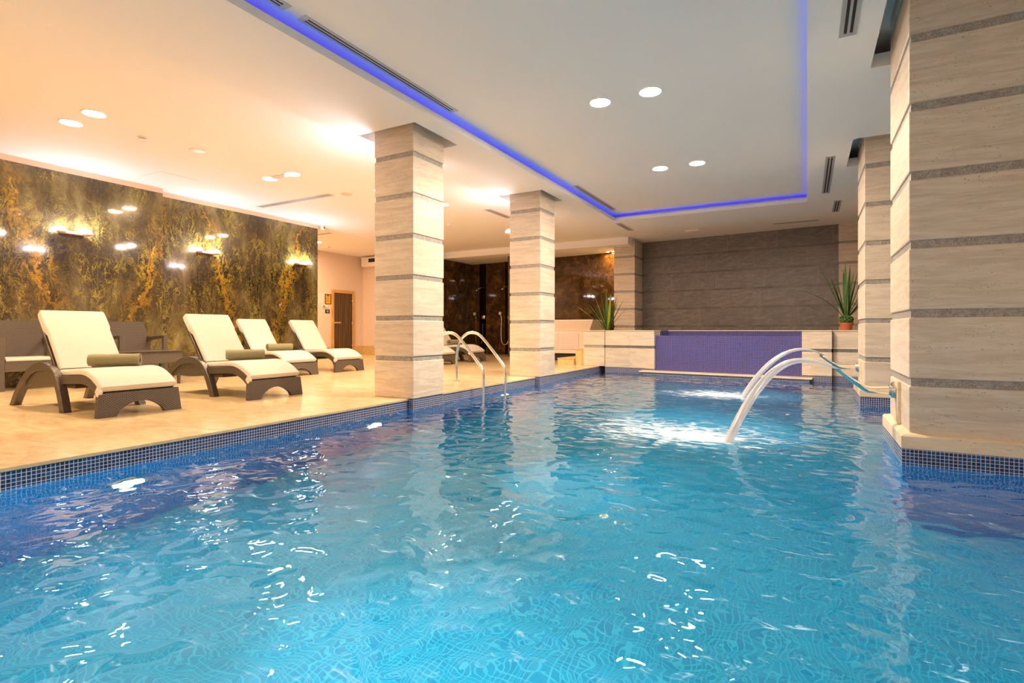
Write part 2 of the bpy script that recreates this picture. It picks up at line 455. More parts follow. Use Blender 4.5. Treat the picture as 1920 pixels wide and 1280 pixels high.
def gneiss():
    t = NT('grey_gneiss')
    x, y, z = t.sep(t.obj())
    p = 0.475
    zz = t.math('DIVIDE', t.math('SUBTRACT', z, 0.41), p)
    row = t.math('FLOOR', zz); fz = t.math('FRACT', zz)
    isband = t.math('LESS_THAN', fz, 0.115)
    wn = t.n('TexWhiteNoise', noise_dimensions='1D'); t.set(wn.inputs['W'], row)
    xx = t.math('ADD', t.math('DIVIDE', x, 1.15), wn.outputs[0]); fx = t.math('FRACT', xx)
    wn2 = t.n('TexWhiteNoise', noise_dimensions='2D'); t.set(wn2.inputs['Vector'], t.comb(t.math('FLOOR', xx), row, 0))
    v = t.comb(t.math('ADD', t.math('MULTIPLY', x, 0.7), t.math('MULTIPLY', z, 0.9)), t.math('MULTIPLY', wn2.outputs[0], 9.0), t.math('MULTIPLY', t.math('SUBTRACT', z, t.math('MULTIPLY', x, 0.25)), 3.0))
    n1 = t.noise(v, 5, 8, 0.72, 1.0)
    n2 = t.noise(t.obj(), 130, 3, 0.7)
    f = t.math('ADD', t.math('MULTIPLY', n1, 0.6), t.math('MULTIPLY', n2, 0.4))
    col = t.ramp(f, [(0.34, (0.095, 0.080, 0.074)), (0.5, (0.17, 0.146, 0.135)), (0.63, (0.28, 0.245, 0.225))])
    bn = t.ramp(t.math('ADD', t.math('MULTIPLY', n2, 0.6), t.math('MULTIPLY', t.noise(t.obj(), 3.0, 4, 0.6), 0.4)), [(0.38, (0.075, 0.062, 0.052)), (0.52, (0.13, 0.108, 0.09)), (0.64, (0.28, 0.23, 0.18))])
    col = t.mix(isband, col, bn)
    e = t.math('MINIMUM', fx, t.math('SUBTRACT', 1.0, fx))
    jv = t.math('MULTIPLY', t.math('LESS_THAN', e, 0.003), t.math('SUBTRACT', 1.0, isband))
    col = t.mix(t.math('MULTIPLY', jv, 0.5), col, (0.40, 0.36, 0.31))
    tone = t.math('MULTIPLY_ADD', wn2.outputs[0], 0.18, 0.9)
    tc = t.n('CombineColor'); [t.set(tc.inputs[i], tone) for i in range(3)]
    col = t.mix(1.0, col, tc.outputs[0], 'MULTIPLY')
    h = t.math('SUBTRACT', t.math('MULTIPLY', n1, 0.2), t.math('MULTIPLY', isband, 0.25))
    return t.done(t.bsdf(col, 0.42, normal=t.bump(h, 0.3, 0.006)))
M['gneiss'] = gneiss()

def wicker():
    t = NT('wicker')
    u, v = t.walluv()
    u = t.math('DIVIDE', u, 0.034); v = t.math('DIVIDE', v, 0.011)
    row = t.math('FLOOR', v)
    par = t.math('FRACT', t.math('MULTIPLY', row, 0.5))
    uu = t.math('ADD', u, par)
    su = t.math('ABSOLUTE', t.math('SINE', t.math('MULTIPLY', uu, PI)))
    sv = t.math('SINE', t.math('MULTIPLY', t.math('FRACT', v), PI))
    h = t.math('MULTIPLY', t.math('POWER', su, 0.5), sv)
    col = t.ramp(h, [(0.0, (0.010, 0.007, 0.005)), (0.35, (0.045, 0.033, 0.025)), (1.0, (0.17, 0.135, 0.105))])
    return t.done(t.bsdf(col, 0.42, normal=t.bump(h, 0.8, 0.004)))
M['wicker'] = wicker()
def ribbed():
    t = NT('ribbed_resin')
    u, v = t.walluv()
    x, y, z = t.sep(t.obj())
    q = t.math('ADD', x, z)
    r1 = t.math('SINE', t.math('MULTIPLY', t.math('ADD', z, t.math('MULTIPLY', x, 0.0)), 2 * PI / 0.013))
    par = t.math('SINE', t.math('MULTIPLY', t.math('ADD', u, v), 2 * PI / 0.05))
    h = t.math('MULTIPLY_ADD', t.math('MULTIPLY', r1, t.math('MULTIPLY_ADD', par, 0.4, 0.6)), 0.5, 0.5)
    col = t.ramp(h, [(0.0, (0.030, 0.022, 0.017)), (1.0, (0.105, 0.082, 0.064))])
    return t.done(t.bsdf(col, 0.36, normal=t.bump(h, 0.6, 0.003)))
M['resin'] = ribbed()

def fabric(name, col, sc=900, wr=0.35):
    t = NT(name)
    o = t.obj()
    n1 = t.noise(o, sc, 1, 0.5); n2 = t.noise(t.vmath('MULTIPLY', o, (1.5, 4.0, 1.5)), 3.0, 3, 0.55)
    h = t.math('ADD', t.math('MULTIPLY', n1, 0.05), n2)
    return t.done(t.bsdf(col, 0.85, normal=t.bump(h, wr, 0.02), sheen=0.3, spec=0.2))
M['cushion'] = fabric('cushion_fabric', (0.62, 0.575, 0.515), wr=0.22)
M['towel'] = fabric('towel_fabric', (0.225, 0.205, 0.105), 500, 0.5)

# glossy pool water: fresnel reflection over refraction, with foam where the jets land
WL = -0.128
LAND = [(-0.60, 4.76, 1.0), (-0.80, 8.03, 0.8)]
def water_mat():
    t = NT('pool_water')
    o = t.obj(); x, y, z = t.sep(o)
    flat = t.comb(x, y, 0)
    big = t.noise(flat, 2.1, 2, 0.5, 0.3)
    mid = t.noise(t.vmath('ADD', flat, (5, 3, 0)), 6.2, 0.6, 0.45, 0.6)
    sml = t.noise(flat, 11.5, 1.5, 0.5, 0.8)
    h = t.math('ADD', t.math('ADD', t.math('MULTIPLY', big, 0.020), t.math('MULTIPLY', mid, 0.0125)), t.math('MULTIPLY', sml, 0.0004))
    nrm = t.bump(h, 1.0, 1.0)
    fr = t.n('Fresnel'); t.set(fr.inputs[0], 1.33); t.set(fr.inputs[1], nrm)
    gl = t.n('BsdfGlossy'); t.set(gl.inputs['Roughness'], 0.0); t.set(gl.inputs['Normal'], nrm); t.set(gl.inputs['Color'], (1, 1, 1, 1))
    rf = t.n('BsdfRefraction'); t.set(rf.inputs['IOR'], 1.33); t.set(rf.inputs['Roughness'], 0.0); t.set(rf.inputs['Normal'], nrm); t.set(rf.inputs['Color'], (0.86, 0.97, 1.0, 1))
    sh = t.mixs(fr.outputs[0], rf.outputs[0], gl.outputs[0])
    # foam
    mask = None
    for (lx, ly, s) in LAND:
        dx = t.math('SUBTRACT', x, lx); dy = t.math('SUBTRACT', y, ly)
        # the wake spreads away from the jet towards -x
        ax = t.math('DIVIDE', t.math('ADD', dx, 0.45 * s), 1.25 * s); ay = t.math('DIVIDE', t.math('SUBTRACT', dy, 0.22 * s), 0.95 * s)
        d = t.math('SQRT', t.math('ADD', t.math('MULTIPLY', ax, ax), t.math('MULTIPLY', ay, ay)))
        bx = t.math('DIVIDE', t.math('ADD', dx, 0.25 * s), 0.60 * s); by = t.math('DIVIDE', t.math('SUBTRACT', dy, 0.10 * s), 0.36 * s)
        d2 = t.math('SQRT', t.math('ADD', t.math('MULTIPLY', bx, bx), t.math('MULTIPLY', by, by)))
        a = t.math('SUBTRACT', 1.0, d); b = t.math('MULTIPLY', t.math('SUBTRACT', 1.0, d2, clamp=True), 1.8)
        k = t.math('MAXIMUM', a, b)
        mask = k if mask is None else t.math('MAXIMUM', mask, k)
    ang = t.vmath('MULTIPLY', flat, (1.0, 2.6, 1.0))
    fn = t.noise(ang, 6.5, 6, 0.7, 0.9)
    fm = t.math('ADD', mask, t.math('MULTIPLY', t.math('SUBTRACT', fn, 0.60), 4.0))
    fm = t.ramp(fm, [(0.02, 0.0), (0.75, 0.92)])
    df = t.n('BsdfDiffuse'); t.set(df.inputs[0], (0.85, 0.93, 0.93, 1)); t.set(df.inputs['Normal'], nrm)
    tr = t.n('BsdfTranslucent'); t.set(tr.inputs[0], (0.8, 0.93, 0.95, 1))
    foam = t.mixs(0.35, df.outputs[0], tr.outputs[0])
    return t.done(t.mixs(fm, sh, foam))
M['water'] = water_mat()

def stream_mat():
    t = NT('jet_water')
    uvn = t.n('UVMap'); u, v, _ = t.sep(uvn.outputs[0])
    st = t.noise(t.comb(t.math('MULTIPLY', u, 1.2), t.math('MULTIPLY', v, 9.0), 0), 3.0, 4, 0.6, 0.2)
    f = t.ramp(st, [(0.34, 0.38), (0.62, 0.85)])
    tr = t.n('BsdfTransparent'); t.set(tr.inputs[0], (0.93, 0.97, 0.98, 1))
    gl = t.n('BsdfGlossy'); t.set(gl.inputs['Roughness'], 0.12)
    df = t.n('BsdfTranslucent'); t.set(df.inputs[0], (0.86, 0.88, 0.9, 1))
    d2 = t.n('BsdfDiffuse'); t.set(d2.inputs[0], (0.84, 0.86, 0.88, 1))
    body = t.mixs(0.35, t.mixs(0.5, d2.outputs[0], df.outputs[0]), gl.outputs[0])
    return t.done(t.mixs(f, tr.outputs[0], body))
M['jet'] = stream_mat()

def glass_door():
    t = NT('smoked_glass')
    x, y, z = t.sep(t.obj())
    return t.done(t.bsdf((0.10, 0.065, 0.035), 0.06, spec=0.6))
M['lamp_pool'] = emis('lamp_glow_neutral', (1.0, 0.77, 0.57), L_POOL)
M['lamp_lounge'] = emis('lamp_glow_warm', (1.0, 0.70, 0.41), L_LOUNGE)
M['lamp_sconce'] = emis('sconce_glow', (0.86, 0.84, 1.0), L_SCONCE)
M['lamp_spot'] = emis('spot_glow', (1.0, 0.62, 0.22), L_SPOT)
M['led'] = emis('blue_led', (0.04, 0.05, 1.0), L_LED)
M['under'] = emis('underwater_lamp_glow', (0.80, 0.93, 1.0), L_UNDER)
M['wood'] = (lambda t: t.done(t.bsdf(t.ramp(t.noise(t.vmath('MULTIPLY', t.obj(), (1, 8, 1)), 4, 4, 0.6), [(0.35, (0.50, 0.26, 0.07)), (0.65, (0.66, 0.38, 0.12))]), 0.4)))(NT('pine_wood'))
M['yellow'] = simple('yellow_paper', (0.80, 0.42, 0.02), 0.5)
M['ink'] = simple('ink', (0.10, 0.06, 0.03), 0.7)
M['paper'] = simple('white_paper', (0.78, 0.72, 0.68), 0.5)
M['copper'] = simple('copper_plate', (0.78, 0.50, 0.40), 0.3, 0.4)
M['leaf'] = (lambda t: t.done(t.bsdf(t.ramp(t.noise(t.vmath('MULTIPLY', t.obj(), (6, 6, 2)), 4, 3, 0.6), [(0.35, (0.030, 0.085, 0.018)), (0.65, (0.075, 0.16, 0.025))]), 0.38)))(NT('leaf_green'))
M['leaf_light'] = simple('leaf_light_green', (0.30, 0.38, 0.03), 0.4)
M['terracotta'] = simple('terracotta', (0.42, 0.10, 0.035), 0.6)
M['tub'] = simple('tub_shell', (0.84, 0.72, 0.60), 0.3)
M['tub_panel'] = simple('tub_panel', (0.80, 0.64, 0.58), 0.45)
M['step'] = (lambda t: t.done(t.bsdf(t.ramp(t.noise(t.obj(), 30, 5, 0.7), [(0.35, (0.56, 0.38, 0.15)), (0.65, (0.76, 0.57, 0.27))]), 0.3)))(NT('yellow_limestone'))

# ================================================================== STRUCTURE
LX, LX2 = -9.75, -9.97        # marble wall faces
PX = -4.085                    # pool left wall
COLS = [4.87, 8.19]            # left columns, near face
HB, HL, HU = 3.15, 3.25, 3.31  # bulkhead, lounge and cove ceilings
M_H = 0.13

# deck
bm = slab(-0.02, 0.0, (-13.6, -4.075, -4.2, 15.9), [])
struct(obj('floor', bm, M['deck']), 'polished cream marble pool deck', 'floor')
bm = slab(-0.30, -0.021, (-13.6, -4.30, -4.2, 15.9), [])
struct(obj('floor', bm, M['paint']))
struct(obj('floor', slab(-0.02, 0.0, (-4.075, 2.2, -4.2, -2.6), []), M['deck']))

# pool shell: floor slab and walls
PB = -1.45
struct(obj('pool_floor', slab(PB - 0.1, PB, (-4.3, 2.2, -2.8, 11.9), []), M['mosaic_pool']), 'pale blue mosaic floor of the pool', 'pool floor')
bm = bmesh.new()
box(bm, PX - 0.2, PX, -2.8, 11.9, PB, -0.021)
struct(obj('pool_wall', bm, M['mosaic_band']), 'navy mosaic wall of the pool along the deck', 'pool wall')
struct(obj('pool_wall', B(1.72, 1.92, -2.8, 11.9, PB, -0.021), M['mosaic_band']))
struct(obj('pool_wall', B(PX, 1.72, -2.8, -2.6, PB, -0.021), M['mosaic_band']))

# walls
struct(obj('wall_left', B(LX - 0.2, LX, -4.2, 5.15, 0.0, 3.165), M['rainforest']), 'polished brown and green veined marble wall behind the loungers', 'wall')
struct(obj('wall_left', B(LX2 - 0.2, LX2, 5.15, 8.68, 0.0, 3.165), M['rainforest']))
struct(obj('trim_1', B(LX - 0.2, LX + 0.004, -4.2, 5.15, 3.165, HL), M['band']))
struct(obj('trim_2', B(LX2 - 0.2, LX2 + 0.004, 5.15, 8.68, 3.165, HL), M['band']))
struct(obj('wall_left', B(-13.3, -13.1, 8.4, 13.3, 0.0, HL), M['paint_pink']), 'pale pink painted wall around the sauna door', 'wall')
struct(obj('wall_left', B(-13.3, LX2 - 0.2, 8.48, 8.68, 0.0, HL), M['paint_pink']))
struct(obj('wall_back', B(-13.3, -10.1, 13.3, 13.5, 0.0, HL), M['paint_pink']))
struct(obj('baseboard_left', B(-13.1, -13.085, 8.68, 11.90, 0.0, 0.28, 0.003), M['step']))
struct(obj('baseboard_left', B(-13.1, -13.085, 12.90, 13.3, 0.0, 0.28, 0.003), M['step']))
struct(obj('baseboard_back', B(-13.085, -10.1, 13.285, 13.3, 0.0, 0.28, 0.003), M['step']))
struct(obj('wall_left', B(-10.3, -10.1, 13.3, 15.6, 0.0, 3.06), M['emperador']), 'dark brown marble side wall of the shower corner', 'wall')

TH = math.radians(-5.6)        # the end of the room is slightly skewed
def skew(bm, px, py):
    bmesh.ops.rotate(bm, verts=bm.verts, cent=(px, py, 0), matrix=Matrix.Rotation(TH, 3, 'Z')); return bm
YB = 14.88
bm = skew(B(-10.6, -4.05, YB, YB + 0.2, 0.0, 3.06), -4.05, YB)
struct(obj('wall_back', bm, M['emperador']), 'dark brown marble back wall of the shower corner', 'wall')
bm = skew(B(-4.05, 2.4, YB, YB + 0.2, 0.0, 3.5), -4.05, YB)
struct(obj('wall_back', bm, M['gneiss']), 'grey brown stone wall in courses at the far end of the pool', 'wall')
struct(obj('wall_right', B(2.2, 2.4, -4.2, 15.6, -0.02, 3.5), M['trav']))
struct(obj('wall_front', B(-13.6, 2.4, -4.4, -4.2, -0.02, 3.5), M['band']))

# black granite strips and the partition in the showers
def on_back(x, dy=0.0):
    return (-4.05 + (x + 4.05) * 1.0, YB + math.tan(TH) * (x + 4.05) + dy)
for i, (xa, xb) in enumerate(((-9.80, -9.53), (-8.73, -8.51))):
    bm = bmesh.new(); ya = on_back(xa)[1]; yb = on_back(xb)[1]
    vs = [bm.verts.new(p) for p in ((xa, ya - 0.012, 0), (xb, yb - 0.012, 0), (xb, yb + 0.02, 0), (xa, ya + 0.02, 0), (xa, ya - 0.012, 3.06), (xb, yb - 0.012, 3.06), (xb, yb + 0.02, 3.06), (xa, ya + 0.02, 3.06))]
    for f in ((3, 2, 1, 0), (4, 5, 6, 7), (0, 1, 5, 4), (1, 2, 6, 5), (2, 3, 7, 6), (3, 0, 4, 7)): bm.faces.new([vs[k] for k in f])
    struct(obj('trim_%d' % (3 + i), bm, M['black_gloss']))
struct(obj('wall_back', B(-7.99, -7.75, 14.2, 15.1, 0.0, 3.06), M['emperador']))

# ceilings
holes = []
for yc in COLS: holes.append((-4.61 - M_H, -4.01 + M_H, yc - M_H, yc + 0.6 + M_H))
for yc in (4.60, 7.90): holes.append((0.50, 1.75, yc - 0.13, yc + 0.95 + 0.20))
CV = (-3.62, 0.0, -3.6, 11.14)          # cove opening
CR = 0.26                               # how far the shelf reaches back
cove = (CV[0] - CR, CV[1] + CR, CV[2] - CR, CV[3] + CR)
struct(obj('ceiling', slab(HB, HB + 0.12, (-4.86, 2.2, -4.2, 12.56), holes + [cove]), M['paint']), 'lowered plaster ceiling frame around the pool recess', 'ceiling')
struct(obj('ceiling', slab(HL, HL + 0.03, (-13.3, -4.86, -4.2, 15.6), []), M['paint']), 'white plaster ceiling over the lounge deck', 'ceiling')
struct(obj('ceiling', slab(HL, HL + 0.03, (-4.86, 2.3, 12.56, 15.6), []), M['paint']))
struct(obj('ceiling', slab(HU, HU + 0.03, cove, []), M['paint']), 'raised white ceiling panel inside the blue lit recess', 'ceiling')
struct(obj('ceiling', slab(3.46, 3.5, (-5.2, 2.4, -4.2, 13.0), []), M['paint']))
# shelf, lip and back of the cove
bm = slab(HB, HB + 0.012, cove, [CV]); slab(HB + 0.012, HB + 0.075, (CV[0] - 0.02, CV[1] + 0.02, CV[2] - 0.02, CV[3] + 0.02), [CV], bm)
slab(HB + 0.012, HU, (cove[0] - 0.02, cove[1] + 0.02, cove[2] - 0.02, cove[3] + 0.02), [cove], bm)
struct(obj('trim_5', bm, M['paint']), 'plaster lip of the ceiling recess', 'cove')
# LED strip lying on the shelf behind the lip
tag(obj('led_strip', slab(HB + 0.013, HB + 0.022, (CV[0] - 0.09, CV[1] + 0.09, CV[2] - 0.09, CV[3] + 0.09), [(CV[0] - 0.06, CV[1] + 0.06, CV[2] - 0.06, CV[3] + 0.06)]), M['led']),
    'blue light strip running around the raised ceiling recess over the pool', 'light strip')

# dropped beam above the showers
struct(obj('ceiling_beam', B(-10.1, -4.10, 13.70, 15.6, 3.06, HL + 0.01), M['paint']), 'lowered plaster beam in front of the brown marble', 'beam')
struct(obj('ceiling_beam', B(-13.1, -10.1, 13.2, 13.3, 3.2, HL + 0.01), M['paint']))

# ================================================================== WATER
bm = bmesh.new()
def rect_face(a, b, c, d, z): bm.faces.new([bm.verts.new(p) for p in ((a, c, z), (b, c, z), (b, d, z), (a, d, z))])
rect_face(PX, 1.72, -2.6, 11.9, WL)
_w = obj('pool_water', bm, M['water'])
if _w.data.polygons[0].normal.z < 0: _w.data.flip_normals()
tag(_w, 'clear turquoise water filling the indoor pool', 'water', kind='stuff')

# ================================================================== COLUMNS
def column(label, x0, x1, y0, y1, first=0.437, pitch=0.48, gap=0.055, top=3.46, z0=0.0, plinth=None, group='stone clad columns'):
    t = thing('column', label, 'column', (x0, y0, 0), 0, group)
    X, Y = x1 - x0, y1 - y0
    z = z0; zt = first
    while z < top - 0.02:
        zt = min(zt, top)
        obj('stone_block', B(0, X, 0, Y, z, zt, 0.009, 2), M['trav'], t)
        if zt + gap < top:
            obj('granite_band', B(0.013, X - 0.013, 0.013, Y - 0.013, zt - 0.002, zt + gap + 0.002), M['granite_band'], t)
        z = zt + gap; zt = z + pitch - gap
    return t
c1 = column('square banded stone column at the pool edge beside the first loungers, nearest on the left', -4.605, -4.005, 4.87, 5.47)
c2 = column('square banded stone column just beyond the chrome pool ladder', -4.575, -3.975, 8.19, 8.79)
for c, yy in ((c1, 4.87), (c2, 8.19)):
    obj('tiled_base', B(-4.09 - c.location.x, 0.59 + 0.0, 0.01, 0.59, PB, -0.001), M['mosaic_band'], c)
def right_column(label, y0, dy):
    X0 = 0.624
    t = column(label, X0, 1.70, y0, y0 + dy, first=0.41, pitch=0.479, gap=0.055, z0=0.0)
    # plinth ledge with a bevelled top, and tiled base going down into the water
    bm = bmesh.new()
    o = 0.05
    rings = []
    for (e, z) in ((o, -0.017), (o, 0.066), (o - 0.012, 0.078), (-0.01, 0.09)):
        rings.append([Vector((-e, -e, z)), Vector((1.076, -e, z)), Vector((1.076, dy + e, z)), Vector((-e, dy + e, z))])
    loft(bm, rings)
    obj('plinth', bm, M['trav_cap'], t)
    obj('tiled_base', B(-o + 0.006, 1.076, -o + 0.006, dy + o - 0.006, PB, -0.017), M['mosaic_band'], t)
    # upright panel carrying the water jet
    obj('jet_panel', B(-0.022, 0.004, dy * 0.5 - 0.11, dy * 0.5 + 0.11, 0.088, 0.41, 0.004), M['trav_cap'], t)
    return t
r1 = right_column('massive banded stone column standing in the pool, nearest on the right', 4.60, 0.95)
r2 = right_column('banded stone column standing in the pool behind the nearest right one', 7.90, 0.95)
c4 = column('banded stone column at the far end beside the grey stone wall', -4.62, -4.04, 14.12, 14.87, first=0.40, pitch=0.473)
c5 = column('pale banded stone pier at the right end of the grey stone wall', 0.64, 1.7, 14.30, 14.60, first=0.42, pitch=0.473, top=HL)

# ================================================================== PARAPET, WATERFALL
def skewed_thing(name, label, cat, group=None):
    return thing(name, label, cat, (-3.95, 11.40, 0), TH, group)
# end pier standing on the deck
t = thing('low_pier', 'low banded stone pier on the deck corner beside the yellow steps', 'pier', (-4.45, 11.40, 0))
obj('stone_block', B(0, 0.50, 0, 0.5, 0, 0.41, 0.005), M['trav'], t); obj('granite_band', B(0.012, 0.488, 0.012, 0.48, 0.409, 0.466), M['granite_band'], t)
obj('stone_block', B(0, 0.50, 0, 0.5, 0.465, 0.782, 0.005), M['trav'], t); obj('cap_slab', B(-0.02, 0.52, -0.02, 0.52, 0.782, 0.80, 0.004), M['trav_cap'], t)
def low_wall(label, x0, x1, joints, dy=0.0, depth=0.30, zb=-0.015):
    t = skewed_thing('low_wall', label, 'low wall', 'low stone walls flanking the tiled waterfall')
    xs = [x0] + joints + [x1]
    for a, b in zip(xs[:-1], xs[1:]):
        obj('stone_panel', B(a, b, dy, dy + depth, zb, 0.41, 0.005), M['trav'], t)
        obj('stone_panel', B(a, b, dy, dy + depth, 0.465, 0.782, 0.005), M['trav'], t)
    obj('granite_band', B(x0 + 0.01, x1 - 0.01, dy + 0.012, dy + depth - 0.01, 0.409, 0.466), M['granite_dark'], t)
    obj('cap_slab', B(x0, x1, dy - 0.015, dy + depth + 0.05, 0.782, 0.80, 0.004), M['trav_cap'], t)
    obj('tiled_base', B(x0, x1, dy + 0.012, dy + depth, PB, zb + 0.001), M['mosaic_band'], t)
    return t
low_wall('low stone wall left of the blue tiled waterfall', 0.0, 1.13, [0.57], 0.03, 0.38)
low_wall('low stone wall right of the blue tiled waterfall, carrying the potted agave', 3.89, 4.36, [], 0.0, 0.85)
low_wall('set back low stone wall meeting the right hand columns', 4.362, 5.9, [], 0.12, 0.73)
t = skewed_thing('waterfall_wall', 'purple blue mosaic waterfall wall at the far end of the pool', 'waterfall')
obj('overflow_face', B(1.132, 3.888, 0.10, 0.22, -0.06, 0.69), M['mosaic_fall'], t)
obj('trough_back', B(1.132, 3.888, 0.95, 1.05, 0.4, 0.785), M['mosaic_fall'], t)
obj('trough_side', B(1.09, 1.131, 0.46, 0.95, 0.4, 0.785), M['mosaic_fall'], t)
obj('trough_floor', B(1.132, 3.888, 0.22, 0.95, 0.5, 0.55), M['mosaic_fall'], t)
obj('cap_slab', B(1.132, 3.888, 0.94, 1.10, 0.785, 0.80), M['trav_cap'], t)
obj('ledge_slab', B(0.88, 4.07, -0.21, 0.12, -0.075, -0.05, 0.004), M['trav_cap'], t)
obj('tiled_base', B(0.95, 4.03, -0.18, 0.10, PB, -0.076), M['mosaic_band'], t)
# raised platform behind the waterfall
t = skewed_thing('raised_platform', 'pale stone platform between the waterfall and the grey stone wall', 'platform')
obj('platform_slab', B(-0.05, 5.75, 1.10, 3.0, 0.0, 0.775), M['trav'], t)

# ================================================================== POOL LADDER
t = thing('pool_ladder', 'curved chrome pool ladder with two handrails at the deck edge', 'ladder', (-3.86, 6.17, 0), 0)
for k, dy in enumerate((0.0, 0.60)):
    pts = [(-0.86, dy, 0.0), (-0.86, dy, 0.35), (-0.80, dy, 0.62), (-0.68, dy, 0.74), (-0.56, dy, 0.765), (-0.44, dy, 0.73), (-0.30, dy, 0.60), (-0.08, dy, 0.355), (-0.02, dy, 0.28), (0.0, dy, 0.20), (0.0, dy, -0.2), (0.0, dy, -0.9)]
    sp = []
    for a in smooth_path(pts, 5): sp.append(a)
    rail = obj('handrail', tube(bmesh.new(), sp, 0.0215, 14), M['chrome'], t, True)
    fl = bmesh.new(); lathe(fl, [(0.0, 0.0), (0.055, 0.0), (0.055, 0.018), (0.045, 0.026), (0.024, 0.03), (0.0, 0.03)], 24, 'Z', (-0.86, dy, 0)); obj('foot_flange', fl, M['chrome'], rail, True)
for z in (-0.33, -0.6, -0.85):
    obj('tread', B(-0.04, 0.04, 0.02, 0.58, z, z + 0.025, 0.006), M['chrome'], t)

# ================================================================== FOUNTAIN JETS
def fountain(label, wlabel, base, end, z_f, z_tip, r_tip, r_ap, z_ap, kr, r_end):
    t = thing('fountain_spout', label, 'fountain spout', (base[0], base[1], 0), 0, 'fountain spouts on the right columns')
    D = Vector((end[0] - base[0], end[1] - base[1], 0)); L = D.length; d = D.normalized(); s = Vector((-d.y, d.x, 0))
    def at(r, z): return d * (r * L) + Vector((0, 0, z))
    # flange
    fl = bmesh.new(); lathe(fl, [(0.0, 0.0), (0.062, 0.0), (0.066, -0.010), (0.062, -0.022), (0.045, -0.028), (0.040, -0.04), (0.0, -0.04)], 28, 'X', (0.0, 0.0, z_f))
    obj('wall_flange', fl, M['chrome_worn'], t, True)
    # neck then a blade that widens and flattens towards its lip
    secs = [(0.02, z_f, 0.027, 0.029), (0.10, z_f, 0.027, 0.029), (0.145, z_f + 0.002, 0.034, 0.028), (0.175, z_f + 0.018, 0.044, 0.024),
            (0.24, z_f + 0.45 * (z_tip - z_f), 0.054, 0.016), (0.30, z_f + 0.80 * (z_tip - z_f), 0.062, 0.008), (r_tip, z_tip, 0.068, 0.005)]
    rings = []
    for i, (r, z, wd, th) in enumerate(secs):
        a = secs[max(i - 1, 0)]; b = secs[min(i + 1, len(secs) - 1)]
        tv = (at(b[0], b[1]) - at(a[0], a[1])).normalized(); up = s.cross(tv).normalized()
        if up.z < 0: up = -up
        rings.append([at(r, z) + s * wd * math.cos(q) + up * th * math.sin(q) for q in [2 * PI * k / 16 for k in range(16)]])
    obj('spout_blade', loft(bmesh.new(), rings), M['chrome_worn'], t, True)
    # the falling sheet of water
    rs = [r_tip - 0.02 + (r_end - r_tip + 0.02) * i / 26 for i in range(27)]
    bm = bmesh.new(); uvl = bm.loops.layers.uv.new('UVMap')
    kl = (z_ap - z_tip) / (r_ap - r_tip) ** 2
    rg = []; uvs = {}
    def zz(r): return z_ap - (kl if r < r_ap else kr) * (r - r_ap) ** 2
    N = 20
    for i, r in enumerate(rs):
        z = zz(r); tv = (at(r + 0.01, zz(r + 0.01)) - at(r - 0.01, zz(r - 0.01))).normalized(); up = s.cross(tv).normalized()
        if up.z < 0: up = -up
        q = i / 26
        wd = 0.064 - 0.030 * min(1, q * 1.6) + 0.030 * q * q; th = 0.006 + 0.026 * min(1, q * 1.5)
        ring = []
        for k in range(N):
            an = 2 * PI * k / N; wob = 1 + 0.10 * math.sin(5 * an + 3.1 * q)
            vtx = bm.verts.new(at(r, z) + s * wd * wob * math.cos(an) + up * th * wob * math.sin(an)); ring.append(vtx)
        rg.append(ring)
    for i in range(len(rg) - 1):
        for k in range(N):
            j = (k + 1) % N
            f = bm.faces.new((rg[i][k], rg[i][j], rg[i + 1][j], rg[i + 1][k]))
            for lp, (uu, vv) in zip(f.loops, ((i / 26, k / N), (i / 26, (k + 1) / N), ((i + 1) / 26, (k + 1) / N), ((i + 1) / 26, k / N))): lp[uvl].uv = (uu, vv)
    o = obj('water_jet', bm, M['jet'], None, True, 180)
    o.location = t.location
    tag(o, wlabel, 'water jet', 'arcing jets of water')
    return t
fountain('worn chrome blade spout on the nearest right column', 'arc of water from the nearer spout, the lower one', (0.602, 5.075), (-0.62, 4.75), 0.335, 0.50, 0.33, 0.53, 0.556, 3.70, 0.965)
fountain('worn chrome blade spout on the farther right column', 'arc of water from the farther spout, the higher one behind', (0.602, 8.375), (-0.85, 8.0), 0.315, 0.485, 0.30, 0.45, 0.545, 2.70, 0.955)

# ================================================================== LIGHTS
DLP = bmesh.new(); lathe(DLP, [(0.118, 0.0), (0.120, -0.006), (0.115, -0.010), (0.107, -0.008), (0.105, 0.0), (0.105, 0.004)], 36)
ring_me = bpy.data.meshes.new('lamp_ring'); DLP.to_mesh(ring_me); DLP.free(); ring_me.materials.append(M['white_plastic'])
for p in ring_me.polygons: p.use_smooth = True
def disc_mesh(name, m, r=0.104, z=-0.002, n=36):
    bm = bmesh.new(); lathe(bm, [(0.0, z), (r, z)], n); 
    bmesh.ops.recalc_face_normals(bm, faces=bm.faces)
    for f in bm.faces:
        if f.normal.z > 0: f.normal_flip()
    me = bpy.data.meshes.new(name); bm.to_mesh(me); bm.free(); me.materials.append(m); return me
disc_pool = disc_mesh('lamp_glass', M['lamp_pool']); disc_lounge = disc_mesh('lamp_glass', M['lamp_lounge'])
def downlight(x, y, z, me, label, group):
    t = thing('downlight', label, 'ceiling light', (x, y, z), 0, group)
    link('trim_ring', ring_me, None, t); link('lamp_glass', me, None, t)
    return t
G1, G2 = 'round downlights in the raised pool ceiling', 'round downlights over the lounge deck'
for x, sd in ((-1.99, 'left'), (-1.44, 'right')): downlight(x, -2.6, HU, disc_pool, '%s added round downlight over the near end of the pool, unseen behind the view' % sd, G1)  # unseen pair, added to brighten the front of the right column
